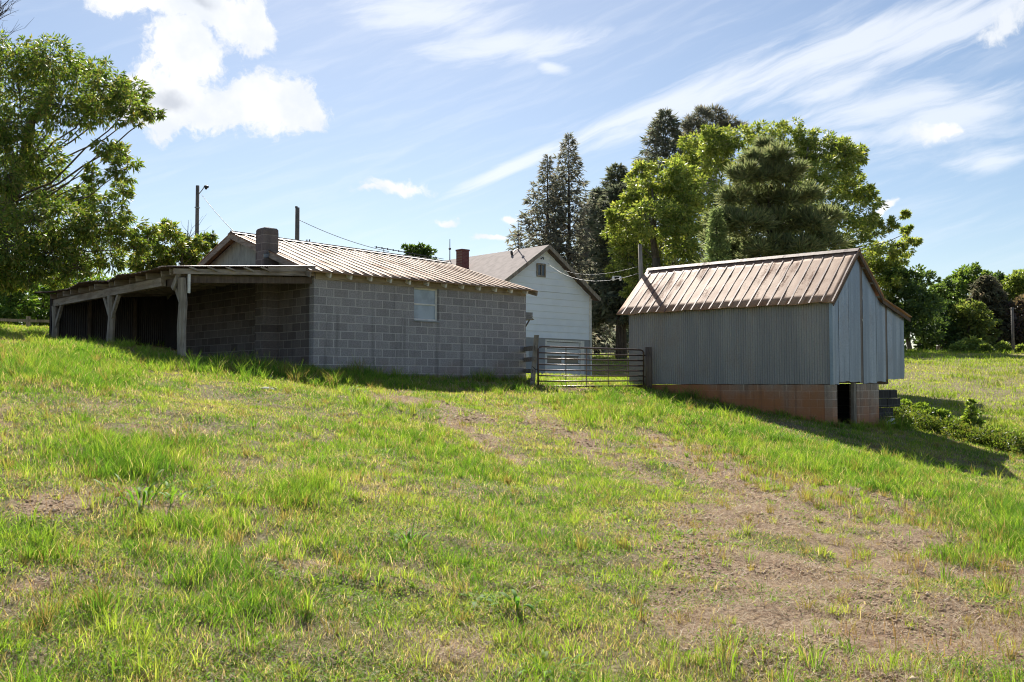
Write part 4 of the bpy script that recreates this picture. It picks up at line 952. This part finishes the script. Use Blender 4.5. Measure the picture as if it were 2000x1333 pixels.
# ------------------------------------------------------------------ gate, posts and rail fences
def gate():
    A = at(1051, 756, 25.7); Bq = at(1257, 754, 27.3); A2 = at(1051, 677, 25.7); B2 = at(1257, 684, 27.3)
    s = thing('metal_gate', 'brown tubular steel farm gate between block shed and tin barn', 'gate', A); o = Vector(A)
    P = lambda u, v: (A.lerp(Bq, u)).lerp(A2.lerp(B2, u), v) - o
    b = MB(); r = .024; c = .06
    loop = [P(0, 0), P(0, 1 - c * 1.2), P(.012, 1 - .02), P(.035, 1), P(.965, 1), P(.988, 1 - .02), P(1, 1 - c * 1.2), P(1, 0)]
    b.tube(loop, r, 8); b.tube([P(0, .0), P(1, .0)], r, 8); b.build('frame', M['steel_rust'], s, True)
    for v in (.14, .275, .415, .555, .70, .845):
        b = MB(); b.tube([P(0.004, v), P(.5, v - .006), P(.996, v)], r * .8, 7); b.build('rail', M['steel_rust'], s, True)
    for u in (.262, .455, .66, .852):
        b = MB(); q = P(u, 0) + Vector((-.03, -.03, 0)); q2 = P(u, 1) + Vector((-.03, -.03, 0)); b.bar(q, q2, .05, .02, (1,0,0)); b.build('upright', M['steel_rust'], s)
    b = MB(); b.tube([P(1.0, .25), P(1.045, .25)], .018, 6); b.tube([P(1.0, .85), P(1.045, .85)], .018, 6); b.build('hinge', M['dark_metal'], s)
    b = MB(); b.tube([P(.0, .45), P(-.02, .42), P(-.05, .5)], .012, 6); b.build('chain', M['dark_metal'], s)
gate()
t = thing('gate_post', 'dark round wooden gate post standing against the barn wall', 'post', at(1267, 760, 27.25)); b = MB()
b.tube([(0,0,-.5),(.005,0,.5),(0,0,1.17)], [.10,.098,.092], 10); b.build('timber', M['wood_dark'], t, True)
def sfence():
    a = at(1038, 752, 25.9); s = thing('board_fence', 'leaning weathered post with four boards closing the gap beside the shed', 'fence', a); o = Vector(a)
    tp = at(1048, 655, 25.95) - o
    b = MB(); b.bar((0,0,-.3), tp, .13, .12, (0,1,0), .006); b.build('post', M['wood'], s)
    sx = SO + SX * (SL + .02) + SY * .12
    for i, z in enumerate((.98, .68, .36, .1)):
        pa = tp * (z / tp.z) ; pb = Vector((sx.x, sx.y, o.z + z + .03)) - o
        if i == 3: pb.z -= .16
        if i == 3: pa.z += .06
        b = MB(); b.bar(pa + (pb - pa) * -.06 + Vector((0,-.07,0)), pb, .03, .13 - .01 * i); b.build('board', M['wood_x'], s)
sfence()
def railfence(name, label, pts, hs, rails, mat, pw=.11, group=None):
    o = Vector((pts[0][0], pts[0][1], Hs(*pts[0]))); s = thing(name, label, 'fence', o, group=group)
    for x, y in pts:
        b = MB(); z = Hs(x, y) - o.z; b.bar((x - o.x, y - o.y, z - .4), (x - o.x + .02, y - o.y, z + hs), pw, pw, (0,1,0)); b.build('post', M[mat], s)
    for (a, c) in zip(pts, pts[1:]):
        for h in rails:
            b = MB(); b.bar((a[0]-o.x, a[1]-o.y-.07, Hs(*a)-o.z+h), (c[0]-o.x, c[1]-o.y-.07, Hs(*c)-o.z+h), .04, .1); b.build('rail', M[mat], s)
p0 = at(54, 641, 36); railfence('rail_fence', 'weathered post and rail fence at the left field edge', [(p0.x - 4.5, p0.y - .4), (p0.x, p0.y), (p0.x + 3.2, p0.y + .5), (p0.x + 6.4, p0.y + 1)], .45, (.28,), 'wood')
p0 = at(1184, 684, 82); railfence('rail_fence', 'pale wooden rail fence in front of the far low house', [(p0.x, p0.y), (p0.x + 2.2, p0.y - .4), (p0.x + 4.4, p0.y - .8)], 1.0, (.35, .85), 'wood_tan', .14)
# far low house
def farhouse():
    a = at(1150, 688, 112); s = thing('low_house', 'far low house with long pale metal roof seen through the gate gap', 'house', (a.x, a.y, Hs(a.x, a.y)), math.radians(14))
    b = MB(); b.box(0, 6.5, 0, 5, -.5, 1.15); b.build('wall', M['concrete'], s)
    b = MB(); b.add([(-.6,-.5,1.1),(7,-.5,1.1),(7,2.5,1.72),(-.6,2.5,1.72),(-.6,5.5,1.1),(7,5.5,1.1)], [(0,1,2,3),(3,2,5,4)])
    r = b.build('roof', M['white_metal'], s); md = r.modifiers.new('Solidify', 'SOLIDIFY'); md.thickness = .08
    b = MB(); b.box(.9, 1.3, -.03, -.005, -.2, .95); b.build('door', M['wood_dark'], s)
    b = MB(); b.box(2.0, 2.9, -.03, -.005, .35, .9); b.build('window', M['glass'], s)
farhouse()

# ------------------------------------------------------------------ poles and wires
def polething(name, label, px, ytop, Y, r, lean=0, mat='pole'):
    top = at(px, ytop, Y); x = top.x - lean; z0 = Hs(x, Y)
    s = thing(name, label, 'pole', (x, Y, z0)); b = MB(); h = top.z - z0
    b.tube([(0,0,-.5), (lean * .5, 0, h * .5), (lean, 0, h)], [r * 1.15, r * 1.07, r], 10); b.build('shaft', M[mat], s, True)
    return s, h
def wire(label, pts, r, sag=0, n=14):
    P = [Vector(p) for p in pts]; o = P[0].copy(); out = []
    for a, c in zip(P, P[1:]):
        for i in range(n):
            t = i / n; q = a.lerp(c, t); q.z -= sag * 4 * t * (1 - t); out.append(q - o)
    out.append(P[-1] - o); b = MB(); b.tube(out, r, 5); w = b.build('wire', M['wire'], None, True); w.location = o; tag(w, label, 'wire'); return w
s, h = polething('lamp_pole', 'tall wooden pole with a small lamp head behind the lean-to', 386, 363, 64, .12)
b = MB(); b.tube([(.1,0,h-.55),(.3,0,h-.3),(.42,0,h-.12),(.55,0,h-.08)], .03, 7); arm = b.build('lamp_arm', M['steel'], s, True)
b = MB(); b.tube([(.42,0,h-.08),(.5,0,h-.06),(.66,0,h-.08),(.72,0,h-.10)], [.05,.1,.09,.07], 10); b.tube([(.56,0,h-.12),(.56,0,h-.25)], [.1,.07], 10); b.build('lamp_head', M['dark_metal'], arm, True)
b = MB(); b.box(-.14,.14,-.14,.14,h-1.5,h-1.44); b.build('band', M['steel'], s)
s, h = polething('wooden_pole', 'short dark pole with stepped top behind the shed ridge', 581, 406, 45, .1)
b = MB(); b.box(-.1,.0,-.06,.06,h-.02,h+.06); b.build('cap_piece', M['pole'], s)
polething('wooden_pole', 'grey leaning pole behind the left end of the barn roof', 1250, 478, 29.4, .062, -.10, mat='wood')
s, h = polething('field_pole', 'thin utility pole at the far right of the meadow', 1977, 601, 81, .11)
b = MB(); b.bar((-.25,0,h-.1),(.3,0,h-.1),.06,.06); b.build('crossarm', M['pole'], s)
wire('thin wire slanting from the lamp pole down to the shed ridge', [at(394,381,64), at(470,466,45)], .016, .1)
wire('thin pale wire from the short dark pole down behind the shed roof', [at(584,430,45), at(760,492,48)], .014, .15)
wire('heavy service wire sagging from the white house gable to the barn pole', [at(1070,515,51.5), at(1252,533,29.4)], .010, .55)
wire('thin upper wire from the white house to the barn pole', [at(1100,528,52.5), at(1250,520,29.4)], .006, .25)
s = thing('insulator_pair', 'two glass insulators hanging on the service wire near the barn', 'insulator', at(1199, 543, 33)); b = MB()
for dx in (-.02, .22): b.tube([(dx,0,.04),(dx,0,-.02),(dx,0,-.1)], [.02,.05,.03], 8)
b.bar((-.05,0,.05),(.25,0,.05),.02,.02); b.build('body', M['white_metal'], s)
# television aerial over the shed ridge
def aerial():
    a = at(735, 483, 33.0); c = at(852, 504, 34.5); s = thing('tv_antenna', 'dark television antenna lying along the shed ridge', 'antenna', a); o = Vector(a); b = MB()
    b.tube([(0,0,0), c - o], .014, 6); b.build('boom', M['dark_metal'], s)
    for i in range(12):
        p = (c - o) * (i / 11); L = .12 + .045 * i; b = MB(); d = Vector((.35, .9, .05)).normalized() * L
        b.tube([p - d, p + d], .009, 5); b.tube([p + Vector((0,0,-.03)), p + Vector((0,0,.03))], .022, 6); b.build('element', M['dark_metal'], s)
    for t in (.12, .55, .8):
        p = (c - o) * t; b = MB(); b.tube([p, p + Vector((0,0,-.5))], .012, 6); b.build('stay', M['dark_metal'], s)
aerial()
s = thing('roof_bracket', 'small dark wire bracket on the shed ridge by the short pole', 'bracket', at(604, 474, 27.5)); b = MB()
b.bar((-.09,0,0),(.1,0,-.02),.03,.05); b.tube([(-.06,0,.0),(-.07,0,.08)], [.012,.022], 6); b.tube([(0,0,.0),(.01,0,.085)], [.012,.022], 6); b.build('body', M['dark_metal'], s)

# ------------------------------------------------------------------ single weeds one can point to
def weed(name, label, px, py, n, L, W, pal, spread=.5, lift=.9, cat='plant'):
    x, y = gp(px, py); s = thing(name, label, cat, (x, y, Hs(x, y))); P, Fs, Cc = [], [], []
    for i in range(n):
        a = random.uniform(0, 2 * math.pi); l = L * random.uniform(.6, 1.1); w = W * random.uniform(.7, 1.15); st = Vector((math.cos(a), math.sin(a), 0)) * spread * .18 * random.random()
        d = Vector((math.cos(a), math.sin(a), 0)); e = lift * random.uniform(.5, 1.1); pts = []; p = st.copy(); ang = e
        for k in range(6):
            sd = Vector((-d.y, d.x, 0)) * (w / 2) * (math.sin(math.pi * (.12 + .88 * k / 5)) + .05)
            pts += [p - sd, p + sd]; p = p + (d * math.cos(ang) + Vector((0,0,1)) * math.sin(ang)) * (l / 5); ang -= .36 * random.uniform(.6, 1.4)
        k0 = len(P); P += pts; Fs += [(k0+2*k, k0+2*k+1, k0+2*k+3, k0+2*k+2) for k in range(5)]
        Cc += [tints(1, pal)[0]] * 12
    npmesh('leaves', np.array([tuple(v) for v in P]), np.array(Fs), M['grass'], s, np.array(Cc), True)
WG = [(.10,.24,.03),(.15,.29,.04),(.20,.32,.05)]
weed('weed_clump', 'tall clump of broad arching blades in the left foreground', 275, 985, 30, .42, .022, WG, 2.6, 1.3)
weed('weed_clump', 'second arching broad-bladed clump right of the tall one', 335, 985, 16, .34, .02, WG, 2.0, 1.2)
weed('dock_plant', 'flat broad-leaved dock plant in the lower middle foreground', 925, 1180, 9, .26, .05, WG, .6, .6)
weed('dock_plant', 'narrow-leaved dock just right of the flat dock plant', 1010, 1190, 10, .22, .028, WG, .6, 1.1)
weed('dark_tuft', 'dark green rosette at the edge of the bare track', 1302, 912, 34, .2, .02, [(.05,.11,.03),(.07,.14,.04)], .8, .8)
weed('bright_weed', 'bright yellow-green weed patch beside the bare ground', 1210, 1010, 44, .16, .028, [(.28,.42,.05),(.34,.45,.07)], 4.5, .9)
weed('bright_weed', 'small bright weed alone on the bare ground', 1335, 1050, 22, .14, .02, [(.24,.40,.05)], .9, .9)
weed('bright_weed', 'bright weed tuft right of the small one on bare ground', 1415, 1068, 22, .14, .02, [(.24,.40,.05)], .9, .9)
weed('bright_weed', 'leafy green weed at the bottom centre edge', 1060, 1315, 44, .18, .014, WG, 1.2, 1.0)
weed('bright_weed', 'green tuft left of the track below the shed window', 740, 890, 34, .2, .012, WG, 1.0, 1.3)
weed('bright_weed', 'upright weed tuft in the middle foreground', 795, 1065, 34, .26, .012, [(.14,.30,.035)], .9, 1.45)
weed('bright_weed', 'grass-like weed at the foot of the shed corner', 690, 770, 26, .34, .02, WG, 1.2, 1.1)
for px, py, lab in ((318,705,'pale woolly rosette below the near lean-to post'),(405,722,'small pale rosette in the grass right of the lean-to post'),(445,727,'pale flat rosette below the chimney foot'),(520,738,'pale rosette in the grass below the shed corner'),(520,762,'pale rosette lowest in the grass below the shed corner')):
    weed('pale_rosette', lab, px, py, 12, .2, .08, [(.46,.5,.42),(.38,.44,.36)], .5, .55)

# ------------------------------------------------------------------ camera, sun, sky
cam = bpy.data.cameras.new('camera'); co = bpy.data.objects.new('camera', cam); C.objects.link(co)
cam.sensor_width = 36; cam.sensor_fit = 'HORIZONTAL'; cam.lens = 36 * F / 2000; cam.clip_end = 6000; cam.clip_start = .05
co.location = (0, 0, EYE); co.rotation_euler = (math.pi / 2 + PITCH, 0, 0)
sc = bpy.context.scene; sc.camera = co
EL, AZ = math.radians(41), math.radians(-9)
sd = Vector((math.sin(AZ) * math.cos(EL), math.cos(AZ) * math.cos(EL), math.sin(EL)))
sun = bpy.data.lights.new('sun', 'SUN'); sun.energy = 5.0; sun.angle = math.radians(.5); sun.color = (1, .95, .86)
so = bpy.data.objects.new('sun', sun); C.objects.link(so); so.rotation_euler = sd.to_track_quat('Z', 'Y').to_euler()

w = bpy.data.worlds.new('World'); sc.world = w; w.use_nodes = True; nt = w.node_tree; nt.nodes.clear()
out = nt.nodes.new('ShaderNodeOutputWorld')
sky = nd(nt, 'ShaderNodeTexSky', sky_type='NISHITA', sun_disc=False, sun_elevation=EL, sun_rotation=AZ, altitude=300, air_density=1.0, dust_density=.5, ozone_density=1.2)
dirv = nd(nt, 'ShaderNodeTexCoord').outputs['Generated']
sx = nd(nt, 'ShaderNodeSeparateXYZ', {0: dirv}).outputs
az = mth(nt, 'ARCTAN2', sx[0], sx[1]); el = mth(nt, 'ARCSINE', sx[2])
uv = nd(nt, 'ShaderNodeCombineXYZ', {0: az, 1: el}).outputs[0]
warp = nd(nt, 'ShaderNodeTexNoise', {'Vector': uv, 'Scale': 9, 'Detail': 5, 'Roughness': .6}).outputs['Color']
uvw = nd(nt, 'ShaderNodeVectorMath', {0: uv, 1: nd(nt, 'ShaderNodeVectorMath', {0: nd(nt, 'ShaderNodeVectorMath', {0: warp, 1: (.5,.5,.5)}, operation='SUBTRACT').outputs[0], 'Scale': .075}, operation='SCALE').outputs[0]}, operation='ADD').outputs[0]
uvs = nd(nt, 'ShaderNodeVectorMath', {0: uv, 1: nd(nt, 'ShaderNodeVectorMath', {0: nd(nt, 'ShaderNodeVectorMath', {0: warp, 1: (.5,.5,.5)}, operation='SUBTRACT').outputs[0], 'Scale': .02}, operation='SCALE').outputs[0]}, operation='ADD').outputs[0]
def blob(src, px, py, rx, ry, ang=0):
    a, e = azel(px, py)
    v = nd(nt, 'ShaderNodeVectorMath', {0: src, 1: (a, e, 0)}, operation='SUBTRACT').outputs[0]
    v = nd(nt, 'ShaderNodeVectorRotate', {'Vector': v, 'Angle': math.radians(-ang)}, rotation_type='Z_AXIS').outputs[0]
    v = nd(nt, 'ShaderNodeVectorMath', {0: v, 1: (F / rx, F / ry, 0)}, operation='MULTIPLY').outputs[0]
    return mth(nt, 'SUBTRACT', 1, nd(nt, 'ShaderNodeVectorMath', {0: v}, operation='LENGTH').outputs['Value'])
def union(src, L):
    r = None
    for b in L:
        q = blob(src, *b); r = q if r is None else mth(nt, 'SMOOTH_MAX', r, q, .15)
    return r
cum = union(uvw, [(400,25,150,55),(490,35,60,50),(270,12,120,30),(365,110,90,75),(350,185,130,62),(440,195,130,62),(540,185,95,68),(585,225,60,38),(290,200,110,50)])
cum2 = union(uvw, [(770,367,95,24),(720,374,50,14),(865,437,36,11),(1828,263,48,20),(1965,38,85,34,25),(998,420,36,14),(1738,411,30,14),(960,465,60,10)])
fb = noise(nt, uvw, 24, 10, .68); fb2 = noise(nt, uv, 11, 5, .55)
cden = mth(nt, 'ADD', cum, mth(nt, 'MULTIPLY', mth(nt, 'SUBTRACT', fb, .5), 2.1))
cden2 = mth(nt, 'ADD', cum2, mth(nt, 'MULTIPLY', mth(nt, 'SUBTRACT', fb, .5), 2.4))
cm = mth(nt, 'MAXIMUM', smooth_(nt, cden, .02, .42), smooth_(nt, cden2, .1, .75))
core = smooth_(nt, mth(nt, 'ADD', mth(nt, 'ADD', mth(nt, 'MAXIMUM', blob(uvw, 330, 185, 70, 26), blob(uvw, 385, 5, 70, 26)), 0), mth(nt, 'MULTIPLY', mth(nt, 'SUBTRACT', fb2, .5), 1.5)), .1, .9)
ccol = mixc(nt, mth(nt, 'MULTIPLY', core, .8), mixc(nt, smooth_(nt, fb2, .38, .62), (7.9,8.35,9.0), (9.7,9.7,9.7)), (5.4, 5.8, 6.6))
# cirrus: streaks drawn out along one direction
def streak(ang, sx_, sy_, seed, d=7):
    v = nd(nt, 'ShaderNodeVectorRotate', {'Vector': uvs, 'Angle': math.radians(-ang)}, rotation_type='Z_AXIS').outputs[0]
    return noise(nt, mapv(nt, v, (sx_, sy_, 1), (seed, seed * 1.7, 0)), 1, d, .6, .4)
s1 = streak(19, 6, 58, 3.1, 9); s2 = streak(14, 8, 42, 7.7, 9)
ci1 = union(uv, [(1330,200,330,42,18),(1640,100,420,52,15),(1000,325,170,16,24),(1850,60,300,40,14)])
ci2 = union(uv, [(1720,205,240,50,10),(1850,240,220,60,8),(1930,312,90,26,10),(1600,290,200,30,10),(850,30,260,50,2),(1000,90,200,40,4),(1068,128,48,16,-12),(1640,170,140,30,12)])
c1 = smooth_(nt, mth(nt, 'ADD', mth(nt, 'MULTIPLY', ci1, 1.1), mth(nt, 'MULTIPLY', mth(nt, 'SUBTRACT', s1, .45), 2.2)), .0, 1.0)
c2 = smooth_(nt, mth(nt, 'ADD', mth(nt, 'MULTIPLY', ci2, 1.0), mth(nt, 'MULTIPLY', mth(nt, 'SUBTRACT', s2, .45), 2.4)), .05, 1.1)
c3 = mth(nt, 'MULTIPLY', smooth_(nt, s1, .42, .8), mth(nt, 'MULTIPLY', smooth_(nt, el, .02, .16), .22))
ci = mth(nt, 'MAXIMUM', mth(nt, 'MAXIMUM', mth(nt, 'MULTIPLY', c1, .68), mth(nt, 'MULTIPLY', c2, .64)), c3)
col = mixc(nt, ci, sky.outputs[0], (9.4, 9.7, 10.2))
col = mixc(nt, cm, col, ccol)
bg = nd(nt, 'ShaderNodeBackground', {'Color': col, 'Strength': .056})
nt.links.new(bg.outputs[0], out.inputs[0])
sc.view_settings.view_transform = 'Standard'; sc.view_settings.look = 'None'; sc.view_settings.exposure = 1.0; sc.cycles.use_denoising = True; sc.cycles.use_adaptive_sampling = False; sc.cycles.use_light_tree = False; sc.cycles.sample_clamp_indirect = 6; w.cycles.sampling_method = 'MANUAL'; w.cycles.sample_map_resolution = 2048; sc.cycles.pixel_filter_type = 'BLACKMAN_HARRIS'; sc.cycles.filter_width = 1.1; sc.view_settings.gamma = 1
